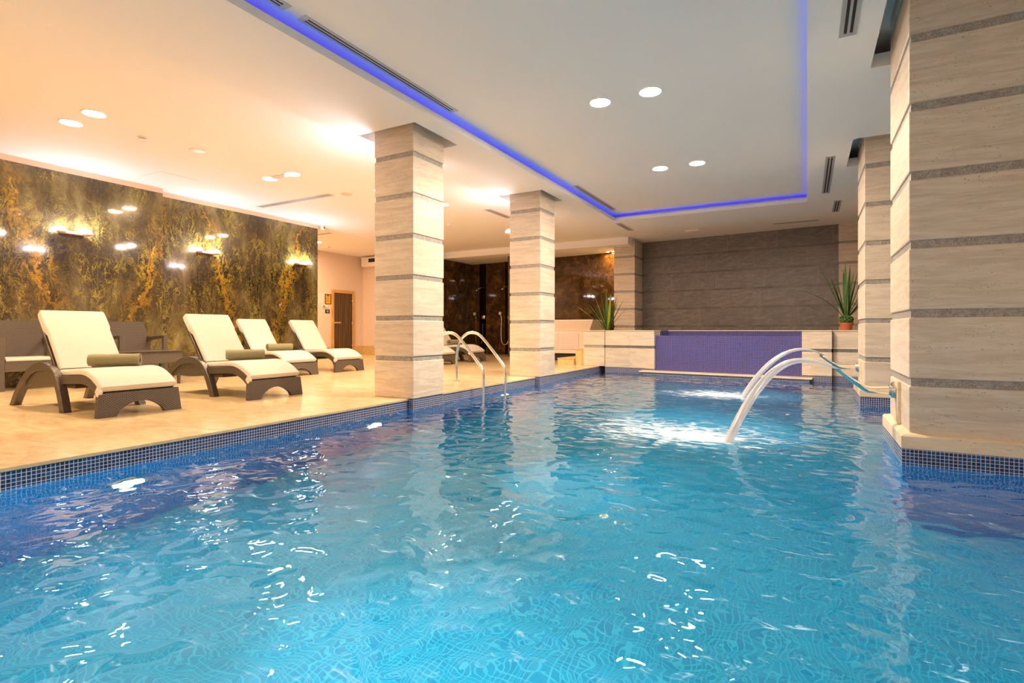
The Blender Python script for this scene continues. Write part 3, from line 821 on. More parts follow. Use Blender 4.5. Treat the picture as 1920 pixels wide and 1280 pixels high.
for (y, wh) in ((8.35, 'farther'), (5.61, 'nearer')):
    downlight(-1.99, y, HU, disc_pool, 'left lamp of the %s pair of round downlights over the pool' % wh, G1)
    downlight(-1.44, y, HU, disc_pool, 'right lamp of the %s pair of round downlights over the pool' % wh, G1)
for (y, wh) in ((2.99, 'nearest'), (5.655, 'second')):
    downlight(-7.60, y, HL, disc_lounge, 'left lamp of the %s pair of downlights above the loungers' % wh, G2)
    downlight(-7.05, y, HL, disc_lounge, 'right lamp of the %s pair of downlights above the loungers' % wh, G2)
downlight(-6.75, 8.44, HL, disc_lounge, 'left lamp of the third pair of lounge downlights, behind the near left column', G2)
downlight(-6.20, 8.44, HL, disc_lounge, 'right lamp of the third pair of lounge downlights, glinting past the near left column', G2)
for x, sd in ((-7.60, 'left'), (-7.05, 'right')): downlight(x, 0.3, HL, disc_lounge, '%s round downlight over the near deck, outside the view' % sd, G2)
for y, sd in ((9.85, 'nearer'), (10.35, 'farther')): downlight(-11.9, y, HL, disc_lounge, '%s downlight in the sauna corridor, hidden by the marble wall' % sd, 'downlights in the sauna corridor')

# wall sconces: a copper plate carrying two glowing domes that wash upwards
def sconce(label, loc, rz, group, span=0.335):
    t = thing('wall_sconce', label, 'wall light', loc, rz, group)
    obj('back_plate', B(0.0, 0.10, -span / 2, span / 2, -0.032, 0.012, 0.006), M['copper'], t)
    for sgn in (-1, 1):
        bm = bmesh.new(); lathe(bm, [(0.0, 0.062), (0.028, 0.056), (0.050, 0.036), (0.060, 0.006), (0.056, -0.012), (0.0, -0.014)], 20, 'Z', (0.105, sgn * span / 2, 0.0))
        obj('lamp_dome', bm, M['lamp_sconce'], t, True)
        cup = bmesh.new(); lathe(cup, [(0.0, -0.040), (0.034, -0.036), (0.054, -0.020), (0.062, -0.006), (0.058, -0.010)], 20, 'Z', (0.105, sgn * span / 2, 0.0))
        obj('lamp_cup', cup, M['copper'], t, True)
    return t
G3 = 'twin dome sconces on the marble wall'
sconce('twin dome sconce on the marble above the nearest lounger', (LX, 3.84, 2.275), 0, G3)
sconce('twin dome sconce in the middle of the marble wall, above the second lounger', (LX2, 6.02, 2.275), 0, G3)
sconce('twin dome sconce at the far end of the marble wall near the sauna door', (LX2, 8.18, 2.295), 0, G3)
G4 = 'sconces on the lounge side of the left columns'
sconce('twin dome sconce on the hidden lounge side of the nearest left column', (-4.605, 5.17, 2.55), PI, G4, 0.2)
sconce('twin dome sconce peeking past the left edge of the second left column', (-4.575, 8.45, 2.55), PI, G4, 0.2)

# spots below the beam
for x, lb in ((-5.02, 'left of the two tiny warm spotlights above the left agave'), (-4.875, 'right of the two tiny warm spotlights above the left agave')):
    t = thing('spotlight', lb, 'ceiling light', (x, 14.80, 3.06), 0, 'tiny warm spotlights under the beam')
    bm = bmesh.new(); lathe(bm, [(0.045, 0.0), (0.045, -0.006), (0.034, -0.008), (0.034, 0.0)], 20); obj('trim_ring', bm, M['white_plastic'], t, True)
    link('lamp_glass', disc_mesh('lamp_glass', M['lamp_spot'], 0.034, -0.002, 20), None, t)

# underwater lamps in the left pool wall; unseen ones added elsewhere to brighten the pool
def pool_lamp(label, loc, rz, group='round underwater pool lamps'):
    t = thing('pool_lamp', label, 'underwater light', loc, rz, group)
    bm = bmesh.new(); lathe(bm, [(0.0, 0.012), (0.10, 0.012)], 28, 'X')
    o = obj('lamp_lens', bm, M['under'], t)
    bm = bmesh.new(); lathe(bm, [(0.10, 0.004), (0.10, 0.020), (0.125, 0.020), (0.135, 0.0)], 28, 'X')
    obj('lamp_bezel', bm, M['chrome'], t, True)
    ld = bpy.data.lights.new('lamp_beam', 'AREA'); ld.shape = 'DISK'; ld.size = 0.18; ld.spread = math.radians(72)
    ld.energy = E_UNDER; ld.color = (0.80, 0.93, 1.0)
    lo = bpy.data.objects.new('lamp_beam', ld); COL.objects.link(lo); lo.parent = t
    lo.location = (0.022, 0, 0); lo.rotation_euler = (0, -PI / 2 - math.radians(8), 0)
    return t
pool_lamp('brightest underwater lamp, nearest on the left pool wall', (PX, 1.93, -0.62), 0)
pool_lamp('second underwater lamp on the left pool wall, before the near column', (PX, 4.30, -0.62), 0)
pool_lamp('underwater lamp shining beside the chrome ladder', (PX, 7.15, -0.62), 0)
for yy, sd in ((-1.0, 'nearest'), (1.6, 'second'), (6.8, 'third'), (9.8, 'farthest')): pool_lamp('%s added underwater lamp on the right pool wall, unseen outside the view' % sd, (1.72, yy, -0.62), PI)  # unseen lamps, added to light the pool floor
for xx, sd in ((-2.8, 'left'), (-0.6, 'right')): pool_lamp('%s added underwater lamp on the near pool wall, unseen behind the view' % sd, (xx, -2.6, -0.62), PI / 2)  # also unseen, added for more light under water

# ================================================================== CEILING FIXTURES
def vent(label, x0, x1, y0, y1, z, slots=2, mat='alu', group='slotted ceiling air vents'):
    t = thing('air_vent', label, 'air vent', ((x0 + x1) / 2, (y0 + y1) / 2, z), 0, group)
    hx, hy = (x1 - x0) / 2, (y1 - y0) / 2
    along_y = hy > hx
    W = (hx if along_y else hy); Ln = (hy if along_y else hx)
    holes = []
    sw = 2 * W / (2.0 * slots + 1.6)
    st = (2 * W - slots * sw) / (slots + 1 + 1.2)
    p = -W + st * 1.6
    for k in range(slots):
        h = (p, p + sw, -Ln + 0.05, Ln - 0.05); p += sw + st
        holes.append(h if along_y else (h[2], h[3], h[0], h[1]))
    obj('vent_frame', slab(-0.006, 0.0, (-hx, hx, -hy, hy), holes), M[mat], t)
    for k, h in enumerate(holes):
        obj('slot', B(h[0] + 0.0005, h[1] - 0.0005, h[2] + 0.0005, h[3] - 0.0005, -0.0022, -0.0008), M['dark'], t)  # solid dark backing painted as the shade inside each vent opening
    return t
vent('slotted vent crossing the top edge of the picture in the raised ceiling', -3.595, -3.49, 1.2, 2.79, HU)
vent('long slotted vent beside the blue light, nearest in the raised ceiling', -3.595, -3.49, 2.92, 5.04, HU)
vent('slotted vent in the far corner of the raised ceiling beside the blue light', -3.57, -3.46, 8.60, 10.75, HU)
vent('grey slotted vent at the top edge of the ceiling strip on the right', 0.225, 0.345, 3.4, 5.02, HB, 2, 'alu_grey')
vent('grey slotted vent in the right ceiling strip before the second right column', 0.225, 0.340, 8.40, 10.60, HB, 2, 'alu_grey')
vent('short grey vent farthest along the right ceiling strip', 0.435, 0.555, 11.30, 12.35, HB, 2, 'alu_grey')
vent('short slotted vent just outside the far left corner of the blue recess', -3.69, -3.56, 11.35, 12.35, HB, 3)
vent('thin dark vent in front of the grey stone wall', -0.68, 0.23, 13.62, 13.73, HL, 1, 'alu_grey')
vent('long slotted vent lying crosswise in the lounge ceiling', -9.53, -7.49, 6.77, 6.92, HL, 3)
vent('short vent peeking out left of the second left column', -5.75, -5.60, 9.2, 10.15, HL, 3)
vent('thin vent behind the far end of the marble wall', -12.7, -10.5, 9.5, 9.6, HL, 1)

def disc_thing(name, label, cat, x, y, z, prof, mat, part='cover', extra=None):
    t = thing(name, label, cat, (x, y, z))
    bm = bmesh.new(); lathe(bm, prof, 28); obj(part, bm, mat, t, True)
    return t
t = disc_thing('smoke_detector', 'small white smoke detector on the lounge ceiling', 'smoke detector', -7.373, 3.657, HL, [(0.055, 0.0), (0.055, -0.016), (0.05, -0.02), (0.0, -0.02)], M['white_plastic'], 'base')
bm = bmesh.new(); lathe(bm, [(0.035, -0.02), (0.035, -0.03), (0.0, -0.03)], 24); obj('sensor_slots', bm, M['dark'], t)
bm = bmesh.new(); lathe(bm, [(0.0, -0.03), (0.052, -0.03), (0.048, -0.046), (0.03, -0.055), (0.0, -0.056)], 28); obj('sensor_cap', bm, M['white_plastic'], t, True)
t = disc_thing('ceiling_speaker', 'round flush speaker on the ceiling beside the smoke detector', 'speaker', -7.271, 4.287, HL, [(0.10, 0.0), (0.10, -0.006), (0.085, -0.010), (0.0, -0.010)], M['white_plastic'], 'grille')
bm = bmesh.new(); lathe(bm, [(0.012, -0.010), (0.010, -0.013), (0.0, -0.013)], 12); obj('centre_cap', bm, M['alu'], t)
disc_thing('ceiling_speaker', 'round flush speaker on the ceiling left of the near left column', 'speaker', -7.255, 6.968, HL, [(0.10, 0.0), (0.10, -0.005), (0.09, -0.008), (0.0, -0.008)], M['band'], 'grille')
disc_thing('smoke_detector', 'small detector on the ceiling right of the near left column', 'smoke detector', -7.22, 10.04, HL, [(0.055, 0.0), (0.052, -0.03), (0.03, -0.045), (0.0, -0.045)], M['white_plastic'], 'base')
def unit(label, x, y, z, hx, hy, rz=0, name='emergency_light', cat='emergency light'):
    t = thing(name, label, cat, (x, y, z), rz)
    obj('housing', B(-hx, hx, -hy, hy, -0.03, 0, 0.006), M['white_plastic'], t)
    obj('diffuser', B(-hx * 0.8, hx * 0.8, -hy * 0.7, hy * 0.7, -0.036, -0.03, 0.002), M['paper'], t)
    return t
unit('slim white emergency light between the second pair of lounge downlights', -7.32, 5.62, HL, 0.16, 0.035, 0.0)
unit('small white emergency light on the ceiling near the sauna door', -12.41, 11.08, HL, 0.17, 0.05)
unit('small emergency light on the ceiling before the grey stone wall', -2.45, 13.54, HL, 0.16, 0.04)
# ceiling access panel
t = thing('access_panel', 'flush square access panel in the lounge ceiling near the marble wall', 'access panel', (-9.0, 4.85, HL))
obj('panel_door', slab(-0.004, 0, (-0.28, 0.28, -0.28, 0.28), []), M['paint'], t)
obj('panel_gap', slab(-0.0015, 0, (-0.285, 0.285, -0.285, 0.285), [(-0.279, 0.279, -0.279, 0.279)]), M['alu'], t)
# security camera
t = thing('security_camera', 'small white dome camera at the end of the marble wall', 'camera', (-9.90, 8.77, 3.19))
bm = bmesh.new(); lathe(bm, [(0.0, 0.06), (0.035, 0.06), (0.035, 0.03), (0.045, 0.02), (0.05, 0.0), (0.045, -0.025), (0.03, -0.045), (0.0, -0.052)], 20); obj('housing', bm, M['white_plastic'], t, True)
bm = bmesh.new(); lathe(bm, [(0.0, 0.053), (0.018, 0.051), (0.022, 0.04)], 16, 'X'); obj('lens', bm, M['black_plastic'], t, True)

# ================================================================== SAUNA DOOR AND WALL SIGNS
d = struct(thing('door_1', 'pine framed sauna door with smoked glass pane', 'door', (-13.1, 12.41, 0)))
Wd = 0.475
bm = bmesh.new()
box(bm, 0, 0.05, -Wd, -Wd + 0.085, 0, 1.989, 0.003); box(bm, 0, 0.05, Wd - 0.085, Wd, 0, 1.989, 0.003); box(bm, 0, 0.05, -Wd, Wd, 1.99, 2.08, 0.004)
obj('door_frame', bm, M['wood'], d)
def slats_mat():
    t = NT('smoked_glass'); x, y, z = t.sep(t.obj())
    s = t.math('SINE', t.math('MULTIPLY', y, 2 * PI / 0.09)); n = t.noise(t.vmath('MULTIPLY', t.obj(), (1, 12, 0.6)), 2, 3)
    c = t.ramp(t.math('ADD', t.math('MULTIPLY', s, 0.15), n), [(0.3, (0.035, 0.018, 0.007)), (0.7, (0.115, 0.065, 0.022))])
    return t.done(t.bsdf(c, 0.12, spec=0.5))
pane = obj('glass_pane', B(0.012, 0.022, -Wd + 0.085, Wd - 0.085, 0.01, 1.99), slats_mat(), d)
obj('handle', B(0.022, 0.06, -Wd + 0.06, -Wd + 0.36, 1.02, 1.065, 0.008), M['wood'], pane)
for z in (0.31, 1.03, 1.765):
    bm = bmesh.new(); lathe(bm, [(0.0, 0.05), (0.03, 0.048), (0.034, 0.02)], 16, 'X', (0, Wd - 0.10, z)); obj('hinge', bm, M['chrome'], pane, True)
t = thing('notice_frame', 'black framed yellow notice beside the sauna door', 'notice', (-13.1, 11.80, 1.775))
obj('frame', slab(0, 0.02, (-0.155, 0.155, -0.115, 0.115), [(-0.14, 0.14, -0.10, 0.10)]), M['black_plastic'], t).rotation_euler = (PI / 2, 0, PI / 2)
t.children[0].rotation_euler = (0, PI / 2, 0)
obj('paper_sheet', B(0.002, 0.010, -0.10, 0.10, -0.14, 0.14), M['yellow'], t)
bm = bmesh.new(); box(bm, 0.0102, 0.0115, -0.04, 0.04, 0.085, 0.13)
for k in range(8):
    box(bm, 0.0102, 0.0112, -0.075, 0.075 - 0.02 * ((k * 7) % 3), 0.05 - k * 0.02, 0.056 - k * 0.02)
obj('print_lines', bm, M['ink'], t)
t = thing('paper_notice', 'white paper notice in a clear sleeve left of the yellow notice', 'notice', (-13.1, 11.54, 1.785))
obj('sheet', B(0.0, 0.004, -0.11, 0.11, -0.15, 0.15), M['paper'], t)
bm = bmesh.new()
for k in range(9): box(bm, 0.0041, 0.0048, -0.08, 0.07 - 0.02 * ((k * 5) % 3), 0.09 - k * 0.022, 0.095 - k * 0.022)
obj('print_lines', bm, M['alu'], t)
t = thing('control_panel', 'small white sauna controller below the paper notice', 'control panel', (-13.1, 11.66, 1.545))
obj('case', B(0, 0.03, -0.10, 0.10, -0.035, 0.035, 0.005), M['white_plastic'], t); obj('display', B(0.03, 0.032, -0.07, 0.0, -0.018, 0.018), M['black_plastic'], t)
t = thing('wall_switch', 'black square wall switch below the yellow notice', 'switch', (-13.1, 11.78, 1.39))
obj('plate', B(0, 0.012, -0.09, 0.09, -0.06, 0.06, 0.004), M['black_plastic'], t); obj('rocker', B(0.012, 0.018, -0.03, 0.03, -0.03, 0.03, 0.002), M['alu_grey'], t)
t = thing('air_duct_box', 'white boxed air duct with a dark grille high beside the sauna corner', 'air duct', (-12.3, 13.3, 3.0))
obj('duct_casing', B(-0.62, 0.9, -0.25, 0.0, -0.10, 0.2, 0.004), M['paint'], t)
obj('grille', B(-0.30, 0.2, -0.256, -0.25, 0.03, 0.15), M['dark'], t)

# ================================================================== SHOWERS
def shower(label, x):
    bx, by = on_back(x); 
    t = thing('shower_set', label, 'shower', (bx, by - 0.014, 0), 0, 'wall showers on the black stone strips')
    arm = obj('shower_arm', tube(bmesh.new(), smooth_path([(0.03, 0, 2.25), (0.03, -0.06, 2.25), (0.0, -0.18, 2.23), (-0.05, -0.28, 2.17)], 4), 0.012, 8), M['chrome'], t, True)
    bm = bmesh.new(); lathe(bm, [(0.0, 0.03), (0.02, 0.02), (0.03, 0.0), (0.085, -0.02), (0.085, -0.03), (0.0, -0.03)], 20, 'Z', (-0.07, -0.31, 2.15)); obj('shower_head', bm, M['chrome'], t, True)
    bm = bmesh.new(); lathe(bm, [(0.0, -0.07), (0.035, -0.06), (0.035, -0.03), (0.07, -0.02), (0.075, 0.0), (0.0, 0.0)], 20, 'Y', (0.0, 0, 1.25)); mx = obj('mixer_valve', bm, M['chrome'], t, True)
    obj('lever', B(-0.012, 0.012, -0.09, -0.065, 1.17, 1.25, 0.004), M['chrome'], mx)
    bm = bmesh.new(); lathe(bm, [(0.0, -0.05), (0.02, -0.05), (0.022, 0.0)], 12, 'Y', (0.0, 0, 1.0)); obj('hose_outlet', bm, M['chrome'], t, True)
    pts = [(0, -0.05, 0.98), (0.0, -0.05, 0.6), (-0.05, -0.05, 0.38), (-0.17, -0.05, 0.33), (-0.27, -0.05, 0.45), (-0.29, -0.05, 0.8), (-0.27, -0.05, 1.15), (-0.30, -0.05, 1.30)]
    obj('shower_hose', tube(bmesh.new(), smooth_path(pts, 5), 0.009, 6), M['chrome'], t, True)
    bm = bmesh.new(); lathe(bm, [(0.0, -0.08), (0.05, -0.078), (0.055, -0.06), (0.03, -0.03), (0.02, 0.0)], 18, 'Y', (-0.32, 0, 1.36)); obj('hand_shower', bm, M['alu'], t, True)
    return t
shower('chrome shower with hanging hose loop on the left black strip', -9.63)
shower('chrome shower on the right black strip, partly behind the column', -8.56)

# ================================================================== HOT TUB AND STEPS
t = thing('hot_tub', 'raised hot tub with louvred pinkish side panels behind the second left column', 'hot tub', (-5.9, 13.0, 0))
rim = bmesh.new(); rings = []
for (ex, z) in ((0.0, 0.78), (0.03, 0.86), (0.10, 0.98), (0.14, 1.05), (0.14, 1.075), (0.0, 1.075), (-0.12, 1.06), (-0.2, 0.7)):
    rings.append([Vector((-1.0 - ex, -ex, z)), Vector((1.0 + ex, -ex, z)), Vector((1.0 + ex, 1.2 + ex, z)), Vector((-1.0 - ex, 1.2 + ex, z))])
loft(rim, rings); obj('rim', rim, M['tub'], t)
obj('shell', B(-0.99, 0.99, 0.01, 1.19, 0.19, 0.80, 0.01), M['tub'], t)
for xa in (-0.95, -0.40, 0.15 + 0.02):
    pn = obj('side_panel', B(xa, xa + 0.52, -0.012, 0.012, 0.30, 0.72, 0.006), M['tub_panel'], t)
    bm = bmesh.new()
    for k in range(6): box(bm, xa + 0.04, xa + 0.42, -0.022, -0.010, 0.345 + k * 0.062, 0.353 + k * 0.062, 0.002)
    obj('louvre', bm, M['tub'], pn)
obj('base_recess', B(-0.93, 0.93, 0.08, 1.1, 0, 0.19), M['dark'], t)  # near-black block painted as the shaded gap under the tub
for lb, (xa, xb, ya, yb, h) in (('lower yellow stone step by the low pier', (-5.11, -4.70, 11.42, 12.6, 0.155)), ('taller yellow stone step against the low pier', (-4.695, -4.455, 11.50, 12.6, 0.37))):
    t = thing('stone_step', lb, 'step', (xa, ya, 0), 0, 'yellow stone steps')
    obj('riser_block', B(0.01, xb - xa - 0.002, 0.015, yb - ya, 0, h - 0.02), M['step'], t)
    obj('tread_slab', B(0, xb - xa, 0, yb - ya, h - 0.02, h, 0.003), M['step'], t)

# ================================================================== SUN LOUNGERS
def rrect(p, nrm, hw, th, r=0.02, seg=3, y0=0.0):
    """rounded rectangle across a path point p=(l,z) with normal nrm, half width hw; the top is at p, the body hangs th below"""
    r = min(r, th / 2 - 1e-4)
    pts = []
    for (cy, cn, a0) in ((hw - r, -r, 0), (-hw + r, -r, 90), (-hw + r, -th + r, 180), (hw - r, -th + r, 270)):
        for k in range(seg + 1):
            a = math.radians(a0 + 90 * k / seg)
            pts.append((cy + r * math.cos(a), cn + r * math.sin(a)))
    return [Vector((p[0] + nrm[0] * n_, y0 + y_, p[1] + nrm[1] * n_)) for (y_, n_) in pts]

def strip(path, widths, ths, y0, r=0.02):
    """loft along path (list of (l,z))"""
    bm = bmesh.new(); rings = []
    n = len(path)
    for i, p in enumerate(path):
        a, b = path[max(i - 1, 0)], path[min(i + 1, n - 1)]
        tx, tz = b[0] - a[0], b[1] - a[1]; L = math.hypot(tx, tz)
        nr = (-tz / L, tx / L)
        if nr[1] < 0 and abs(nr[1]) > 0.05: nr = (-nr[0], -nr[1])
        rings.append(rrect(p, nr, widths[i], ths[i], r, 3, y0))
    return loft(bm, rings)

def resample(pts, n):
    sp = smooth_path([Vector((a, 0, b)) for a, b in pts], 10)
    d = [0]
    for a, b in zip(sp[:-1], sp[1:]): d.append(d[-1] + (b - a).length)
    out = []
    for k in range(n):
        q = d[-1] * k / (n - 1); i = 0
        while i < len(d) - 2 and d[i + 1] < q: i += 1
        f = (q - d[i]) / max(1e-9, d[i + 1] - d[i]); p = sp[i].lerp(sp[i + 1], min(1, f)); out.append((p.x, p.z))
    return out

LW = 0.70
def make_lounger():
    t = thing('sun_lounger', '', 'sun lounger', (0, 0, 0))
    # seat mattress, front edge at l = 0
    seat = resample([(-0.95, 0.405), (-0.80, 0.408), (-0.60, 0.425), (-0.42, 0.435), (-0.27, 0.415), (-0.13, 0.36), (-0.01, 0.283)], 26)
    wd = [0.29 + (0.335 - 0.29) * min(1, max(0, (p[0] + 0.80) / 0.3)) for p in seat]
    mt = obj('seat_mattress', strip(seat, wd, [0.058] * len(seat), LW / 2, 0.020), M['cushion'], t, True, 60)
    # back mattress: thicker hood at the top
    bk = [(-0.935 + (-1.385 + 0.935) * k / 17, 0.42 + (1.01 - 0.42) * k / 17 + 0.010 * math.sin(PI * k / 17)) for k in range(18)]
    th = [0.058 if k < 11 else 0.085 for k in range(18)]
    def bstrip():
        bm = bmesh.new(); rings = []
        for i, p in enumerate(bk):
            a, b = bk[max(i - 1, 0)], bk[min(i + 1, 17)]
            tx, tz = b[0] - a[0], b[1] - a[1]; L = math.hypot(tx, tz); nr = (tz / L, -tx / L)
            hw = 0.283 + (0.012 if i > 11 else 0)
            if i == 17: hw -= 0.006
            rings.append(rrect(p, nr, hw, th[i], 0.018, 4, LW / 2))
        return loft(bm, rings)
    obj('back_mattress', bstrip(), M['cushion'], t, True, 60)
    # backrest board behind the cushion
    bd = [(p[0] - 0.055, p[1] - 0.045) for p in bk[:13]]
    bm = bmesh.new(); rings = []
    for i, p in enumerate(bd): rings.append(rrect(p, (0.79, 0.61), 0.295, 0.035, 0.006, 1, LW / 2))
    obj('backrest', loft(bm, rings), M['resin'], t, True)
    # side rails follow the seat down into the front legs
    for k, yy in ((0, 0.045), (1, LW - 0.045)):
        rl = resample([(-1.62, 0.30), (-1.3, 0.335), (-0.95, 0.345), (-0.60, 0.365), (-0.42, 0.375), (-0.27, 0.355), (-0.15, 0.305), (-0.06, 0.24)], 24)
        bm = bmesh.new(); rings = []
        for i, p in enumerate(rl):
            a, b = rl[max(i - 1, 0)], rl[min(i + 1, 23)]
            tx, tz = b[0] - a[0], b[1] - a[1]; L = math.hypot(tx, tz)
            rings.append(rrect(p, (-tz / L, tx / L), 0.022, 0.085, 0.005, 1, yy))
        obj('side_rail', loft(bm, rings), M['resin'], t, True)
    # slatted seat board between the rails
    sb = resample([(-1.60, 0.28), (-0.95, 0.335), (-0.42, 0.365), (-0.15, 0.295), (-0.05, 0.225)], 16)
    obj('seat_board', strip(sb, [0.285] * 16, [0.02] * 16, LW / 2, 0.004), M['resin'], t, True)
    # front panel with an arched cut-out
    bm = bmesh.new()
    n = 18; top = 0.222
    outer, inner = [], []
    prof = []
    for k in range(n + 1):
        y = LW * k / n; prof.append(y)
    fl = 0.02      # legs flare outwards
    def ycut(f): return 0.135 + (LW - 0.27) * f
    arch = [(ycut(k / n), 0.128 * math.sin(PI * k / n) ** 0.62) for k in range(n + 1)]
    poly = [(-fl, 0.0), (0.0, top), (LW, top), (LW + fl, 0.0)] + [(a, b) for a, b in reversed(arch)]
    # triangulated by strips: outline top vs arch
    def xo(z): return -0.018 + 0.018 * (1 - z / top)   # slight rake
    cols = [(-fl, 0.0, 0.0, top)] 
    tops = [0.0 + LW * k / n for k in range(n + 1)]
    for s in (0, 1):
        pass
    front = [[], []]
    for (q, dx) in ((0, 0.0), (1, -0.055)):
        T = [bm.verts.new((xo(top) + dx, y, top)) for y in tops]
        A = [bm.verts.new((xo(b) + dx, a, b)) for a, b in arch]
        Lc = bm.verts.new((xo(0) + dx, -fl, 0)); Rc = bm.verts.new((xo(0) + dx, LW + fl, 0))
        for k in range(n): bm.faces.new((T[k], T[k + 1], A[k + 1], A[k]))
        bm.faces.new((T[0], A[0], Lc)); bm.faces.new((T[n], Rc, A[n]))
        front[q] = [Lc] + T + [Rc] + list(reversed(A))
    m_ = len(front[0])
    for i in range(m_):
        j = (i + 1) % m_
        bm.faces.new((front[0][i], front[0][j], front[1][j], front[1][i]))
    obj('front_panel', bm, M['wicker'], t)
    # rear legs: one broad arch on each side with a web below the seat
    for sgn, yy in ((0, 0.0), (1, LW)):
        yc = yy + (0.036 if sgn == 0 else -0.036)
        pts = []
        A = [(-0.66, 0.0), (-0.735, 0.16), (-0.84, 0.315), (-0.98, 0.425), (-1.14, 0.468), (-1.28, 0.470), (-1.44, 0.432), (-1.62, 0.325), (-1.78, 0.17), (-1.90, 0.0)]
        arc = resample(A, 34)
        bm = bmesh.new(); rings = []
        for i, p in enumerate(arc):
            a, b = arc[max(i - 1, 0)], arc[min(i + 1, 33)]
            tx, tz = b[0] - a[0], b[1] - a[1]; L = math.hypot(tx, tz)
            if i == 0 or i == 33: nr = (1.0 if i == 0 else -1.0, 0.0)
            else: nr = (tz / L, -tx / L)
            # outward normal
            cx, cz = p[0] + 1.25, p[1] - 0.0
            if nr[0] * cx + nr[1] * cz < 0: nr = (-nr[0], -nr[1])
            splay = (0.02 * (1 - min(1, p[1] / 0.45))) * (-1 if sgn == 0 else 1)
            rings.append(rrect(p, nr, 0.036, 0.082, 0.006, 1, yc + splay))
        obj('arch_leg', loft(bm, rings), M['resin'], t, True)
    for yy in (0.03, LW - 0.03):
        bm = bmesh.new()
        top_ = [(x, z) for x, z in arc if z > 0.24]
        vs0 = [Vector((x, yy - 0.01, z - 0.04)) for x, z in top_] ; vs1 = [Vector((x, yy + 0.01, z - 0.04)) for x, z in top_]
        n_ = len(top_)
        bot = [(-1.30 + (x + 1.30) * 0.98, 0.255 - 0.0 * x) for x, z in top_]
        rr = []
        for (x, z), (bx_, bz_) in zip(top_, bot):
            bz_ = 0.275 - 0.05 * math.sin(PI * (x + 1.8) / 1.1)
            rr.append([Vector((x, yy - 0.01, z - 0.04)), Vector((x, yy + 0.01, z - 0.04)), Vector((x, yy + 0.01, min(bz_, z - 0.05))), Vector((x, yy - 0.01, min(bz_, z - 0.05)))])
        loft(bm, rr); obj('side_web', bm, M['resin'], t)
    # strap flap holding the mattress at the front corner
    bm = bmesh.new(); vs = [bm.verts.new(p) for p in ((-0.005, -0.004, 0.235), (-0.045, -0.004, 0.285), (-0.085, -0.004, 0.235), (-0.06, -0.004, 0.20), (-0.03, -0.004, 0.19))]
    f = bm.faces.new(vs); r_ = bmesh.ops.extrude_face_region(bm, geom=[f]); bmesh.ops.translate(bm, verts=[v for v in r_['geom'] if isinstance(v, bmesh.types.BMVert)], vec=(0, 0.03, 0))
    obj('corner_strap', bm, M['cushion'], t)
    # wheel bracket below the rail
    obj('rail_bracket', B(-0.78, -0.60, 0.05, LW - 0.05, 0.235, 0.27, 0.004), M['resin'], t)
    return t
GL = 'cream cushioned sun loungers facing the pool'
SP = [(-5.60, 2.42, 'nearest sun lounger with rolled olive towel, left most, facing the pool'),
      (-5.54, 3.87, 'second sun lounger with a rolled towel, beside the wicker coffee table'),
      (-7.78, 6.08, 'third sun lounger with a towel, set back against the marble wall'),
      (-7.78, 7.22, 'sun lounger without a towel at the far end of the marble wall'),
      (-7.30, 9.78, 'sun lounger mostly hidden behind the near left column, seen through the first ladder rail'),
      (-7.28, 11.06, 'farthest sun lounger, in front of the dark showers')]
proto = make_lounger()
for i, (x, y, lb) in enumerate(SP):
    o = proto if i == 0 else dup(proto)
    o.location = (x, y, 0); o['label'] = lb; o['group'] = GL

# rolled towels
def make_towel():
    t = thing('rolled_towel', '', 'towel')
    bm = bmesh.new()
    turns = 2.6; n = 60; th = 0.0105
    pts_o, pts_i = [], []
    for k in range(n + 1):
        a = 2 * PI * turns * k / n; r = 0.018 + 0.0172 * a / (2 * PI) * 1.0
        pts_o.append(((r + th) * math.cos(a), (r + th) * math.sin(a))); pts_i.append((r * math.cos(a), r * math.sin(a)))
    Lh = 0.215; M_ = 9
    grid_o, grid_i = [], []
    for m_ in range(M_):
        y = -Lh + 2 * Lh * m_ / (M_ - 1); sc = 1 + 0.03 * math.sin(m_ * 1.7)
        grid_o.append([bm.verts.new((p[0] * 1.15 * sc, y, p[1] * 0.95 * sc + 0.066)) for p in pts_o])
        grid_i.append([bm.verts.new((p[0] * 1.15 * sc, y, p[1] * 0.95 * sc + 0.066)) for p in pts_i])
    for m_ in range(M_ - 1):
        for k in range(n):
            bm.faces.new((grid_o[m_][k], grid_o[m_][k + 1], grid_o[m_ + 1][k + 1], grid_o[m_ + 1][k]))
            bm.faces.new((grid_i[m_][k], grid_i[m_ + 1][k], grid_i[m_ + 1][k + 1], grid_i[m_][k + 1]))
        for k in (0, n): bm.faces.new((grid_o[m_][k], grid_o[m_ + 1][k], grid_i[m_ + 1][k], grid_i[m_][k]))
    for m_ in (0, M_ - 1):
        for k in range(n): bm.faces.new((grid_o[m_][k], grid_i[m_][k], grid_i[m_][k + 1], grid_o[m_][k + 1]))
    obj('roll', bm, M['towel'], t, True, 60)
    obj('loose_end', B(-0.10, 0.03, -0.19, 0.17, 0.0, 0.014, 0.005, 2), M['towel'], t, True)
    return t
tw = make_towel()
for i, (x, y, z, rz, lb) in enumerate((
        (-6.17, 2.80, 0.430, -0.68, 'rolled olive towel on the nearest sun lounger'),
        (-6.14, 4.22, 0.430, -0.52, 'rolled olive towel on the second sun lounger'),
        (-8.36, 6.42, 0.430, -0.30, 'rolled olive towel on the third sun lounger'),
        (-7.95, 11.30, 0.430, 0.0, 'olive towel on the farthest sun lounger, glimpsed between column and ladder'))):
    o = tw if i == 0 else dup(tw)
    o.location = (x, y, z); o.rotation_euler = (0, 0, rz); o['label'] = lb; o['group'] = 'rolled olive towels'

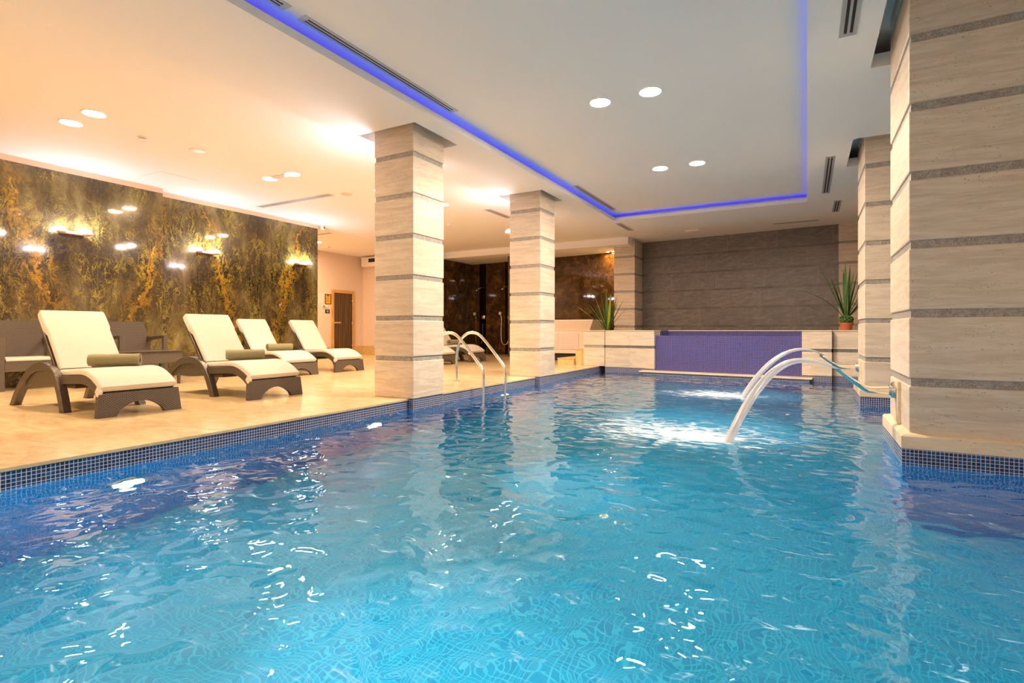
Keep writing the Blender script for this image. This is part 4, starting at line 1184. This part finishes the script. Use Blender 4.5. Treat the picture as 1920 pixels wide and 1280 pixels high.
# ================================================================== WICKER CHAIRS AND TABLE
def make_chair():
    t = thing('wicker_armchair', '', 'armchair')
    W, D = 0.70, 0.56         # local: x forward (front at D), y across
    # backrest panel, slightly curved and leaning back
    bm = bmesh.new(); rings = []
    for k in range(9):
        f = k / 8; z = 0.30 + 0.64 * f; x = 0.06 - 0.10 * f + 0.02 * math.sin(PI * f)
        hw = 0.30 - 0.012 * f - (0.02 * max(0, f - 0.85) / 0.15)
        ring = []
        for (s, xx) in ((1, 0.02), (-1, 0.02), (-1, -0.02), (1, -0.02)): ring.append(Vector((x + xx, W / 2 + s * hw, z)))
        rings.append(ring)
    loft(bm, rings); obj('backrest', bm, M['wicker'], t)
    obj('seat_frame', B(0.02, D, 0.06, W - 0.06, 0.25, 0.385, 0.006), M['wicker'], t)
    obj('seat_cushion', B(0.06, D - 0.01, 0.075, W - 0.075, 0.385, 0.435, 0.016, 3), M['cushion'], t, True)
    for y in (0.0, W - 0.065):
        obj('front_leg', B(D - 0.065, D, y, y + 0.065, 0.0, 0.715, 0.006), M['wicker'], t)
        bm = bmesh.new(); rings = []
        for k in range(8):
            f = k / 7; x = D - 0.03 - (D - 0.02) * f; z = 0.715 - 0.055 * f * f
            rings.append([Vector((x, y + 0.002, z)), Vector((x, y + 0.063, z)), Vector((x, y + 0.063, z - 0.045)), Vector((x, y + 0.002, z - 0.045))])
        loft(bm, rings); obj('armrest', bm, M['resin'], t)
        bm = bmesh.new(); rings = []
        for k in range(6):
            f = k / 5; x = -0.06 + 0.09 * f; z = 0.0 + 0.70 * f
            rings.append([Vector((x, y + 0.01, z)), Vector((x, y + 0.055, z)), Vector((x + 0.05, y + 0.055, z)), Vector((x + 0.05, y + 0.01, z))])
        loft(bm, rings); obj('back_leg', bm, M['resin'], t)
    return t
ch = make_chair(); ch.location = (-9.70, 2.82, 0); ch['label'] = 'brown wicker armchair with cream cushion at the left edge, behind the nearest lounger'; ch['group'] = 'wicker armchairs'
ch2 = dup(ch, (-9.68, 4.20, 0), 0, 'brown wicker armchair against the marble wall behind the wicker coffee table', 'wicker armchairs')
t = thing('coffee_table', 'brown wicker coffee table between the two nearest loungers', 'table', (-8.78, 3.72, 0))
obj('table_top', B(0, 0.56, 0, 0.92, 0.485, 0.505, 0.004), M['resin'], t)
obj('table_apron', B(0.012, 0.548, 0.012, 0.908, 0.32, 0.487, 0.004), M['wicker'], t)
for (lx, ly) in ((0.02, 0.02), (0.49, 0.02), (0.02, 0.85), (0.49, 0.85)):
    bm = bmesh.new(); loft(bm, [[Vector((lx + 0.01, ly + 0.01, 0)), Vector((lx + 0.04, ly + 0.01, 0)), Vector((lx + 0.04, ly + 0.04, 0)), Vector((lx + 0.01, ly + 0.04, 0))],
                                [Vector((lx, ly, 0.33)), Vector((lx + 0.05, ly, 0.33)), Vector((lx + 0.05, ly + 0.05, 0.33)), Vector((lx, ly + 0.05, 0.33))]])
    obj('leg', bm, M['resin'], t)

# ================================================================== PLANTS
def leaf(bm, base, az, el, length, width, bend, n=10):
    """a pointed, channelled leaf that starts at elevation el and droops by bend over its length"""
    p = Vector(base); side = Vector((-math.sin(az), math.cos(az), 0)); rings = []
    for k in range(n + 1):
        f = k / n
        e = el - bend * f
        dv = Vector((math.cos(az) * math.cos(e), math.sin(az) * math.cos(e), math.sin(e)))
        nn = side.cross(dv).normalized()
        if k: p = p + dv * (length / n)
        wd = width * (0.55 + 1.5 * f - 2.05 * f * f) if f < 0.98 else width * 0.02
        wd = max(wd, 0.0015)
        th = 0.0035 * (1 - 0.7 * f)
        rings.append([p - side * wd + nn * 0.30 * wd * -1, p + nn * -th * 0 + nn * 0.0, p + side * wd + nn * -0.30 * wd, p + nn * -th * 2.0])
    # channel: centre lower than edges
    for r in rings:
        c = (r[0] + r[2]) / 2; r[0], r[2] = r[0] + (r[1] - c) * 1.6, r[2] + (r[1] - c) * 1.6
    loft(bm, rings)
    return bm
def plant(label, loc, leaves, pot_r, pot_h, core=True):
    t = thing('potted_agave', label, 'plant', loc)
    bm = bmesh.new(); lathe(bm, [(0.0, 0.0), (pot_r * 0.74, 0.0), (pot_r * 0.93, pot_h * 0.8), (pot_r, pot_h * 0.8), (pot_r, pot_h), (pot_r * 0.9, pot_h), (pot_r * 0.88, pot_h * 0.9), (0.0, pot_h * 0.9)], 28)
    obj('pot', bm, M['terracotta'], t, True, 30)
    if core:
        bm = bmesh.new()
        for k in range(34):
            a = k * 2.4; z = pot_h + 0.015 + 0.10 * (k / 34.0); r = pot_r * (0.85 - 0.25 * abs(k / 34.0 - 0.4))
            c = Vector((math.cos(a) * r, math.sin(a) * r, z)); 
            bmesh.ops.create_icosphere(bm, subdivisions=1, radius=0.028, matrix=Matrix.Translation(c) @ Matrix.Diagonal((1, 1, 0.7, 1)))
        lathe(bm, [(0.0, pot_h * 0.9), (pot_r * 0.8, pot_h * 0.92), (pot_r * 0.85, pot_h + 0.06), (pot_r * 0.5, pot_h + 0.13), (0.0, pot_h + 0.14)], 16)
        obj('leaf_rosette', bm, M['leaf'], t, True, 180)
    for (az, el, ln, wd, bend, mt, zb) in leaves:
        a = math.radians(az)
        obj('leaf', leaf(bmesh.new(), (math.cos(a) * 0.02, math.sin(a) * 0.02, pot_h + zb), a, math.radians(el), ln, wd, math.radians(bend)), M[mt], t, True, 80)
    return t
RL = [(192, 62, 0.95, 0.030, 48, 'leaf', 0.06), (196, 68, 1.06, 0.042, 4, 'leaf', 0.10), (182, 70, 0.95, 0.034, 6, 'leaf', 0.10), (200, 80, 0.95, 0.032, 2, 'leaf', 0.10), (260, 86, 0.98, 0.046, 2, 'leaf', 0.10),
      (300, 86, 0.92, 0.040, 3, 'leaf', 0.10), (330, 80, 0.80, 0.034, 4, 'leaf', 0.10), (350, 74, 0.88, 0.034, 3, 'leaf', 0.10), (5, 66, 0.86, 0.034, 6, 'leaf', 0.10), (20, 58, 0.80, 0.030, 10, 'leaf', 0.08),
      (60, 76, 0.85, 0.034, 4, 'leaf', 0.10), (100, 80, 0.9, 0.034, 4, 'leaf', 0.10), (140, 72, 0.8, 0.030, 6, 'leaf', 0.10), (355, 50, 0.72, 0.030, 14, 'leaf', 0.08), (40, 50, 0.6, 0.03, 20, 'leaf', 0.08)]
plant('tall dark green agave in a terracotta pot on the low wall at the right', (0.62, 11.30, 0.80), RL, 0.115, 0.135)
LLv = [(186, 46, 0.95, 0.030, 12, 'leaf', 0.02), (190, 60, 0.80, 0.036, 8, 'leaf_light', 0.04), (200, 66, 0.78, 0.036, 6, 'leaf', 0.04), (215, 72, 0.82, 0.036, 4, 'leaf_light', 0.05), (235, 80, 0.86, 0.040, 2, 'leaf', 0.05),
       (270, 86, 0.92, 0.046, 2, 'leaf', 0.05), (310, 80, 0.86, 0.038, 4, 'leaf_light', 0.05), (340, 74, 0.84, 0.036, 4, 'leaf', 0.05), (0, 66, 0.80, 0.036, 6, 'leaf', 0.04), (20, 56, 0.7, 0.032, 10, 'leaf', 0.04),
       (60, 70, 0.8, 0.034, 6, 'leaf', 0.04), (110, 74, 0.8, 0.034, 6, 'leaf', 0.04), (150, 62, 0.75, 0.034, 8, 'leaf', 0.04), (170, 52, 0.75, 0.032, 12, 'leaf', 0.04)]
t = thing('planter_ledge', 'hidden pale ledge behind the low pier carrying the left agave', 'ledge', (-4.45, 11.92, 0))
obj('ledge_block', B(0, 0.50, 0, 0.55, 0, 0.60, 0.004), M['trav'], t)
plant('bright green agave behind the low stone pier, beside the far left column', (-4.12, 12.12, 0.60), LLv, 0.13, 0.16, False)
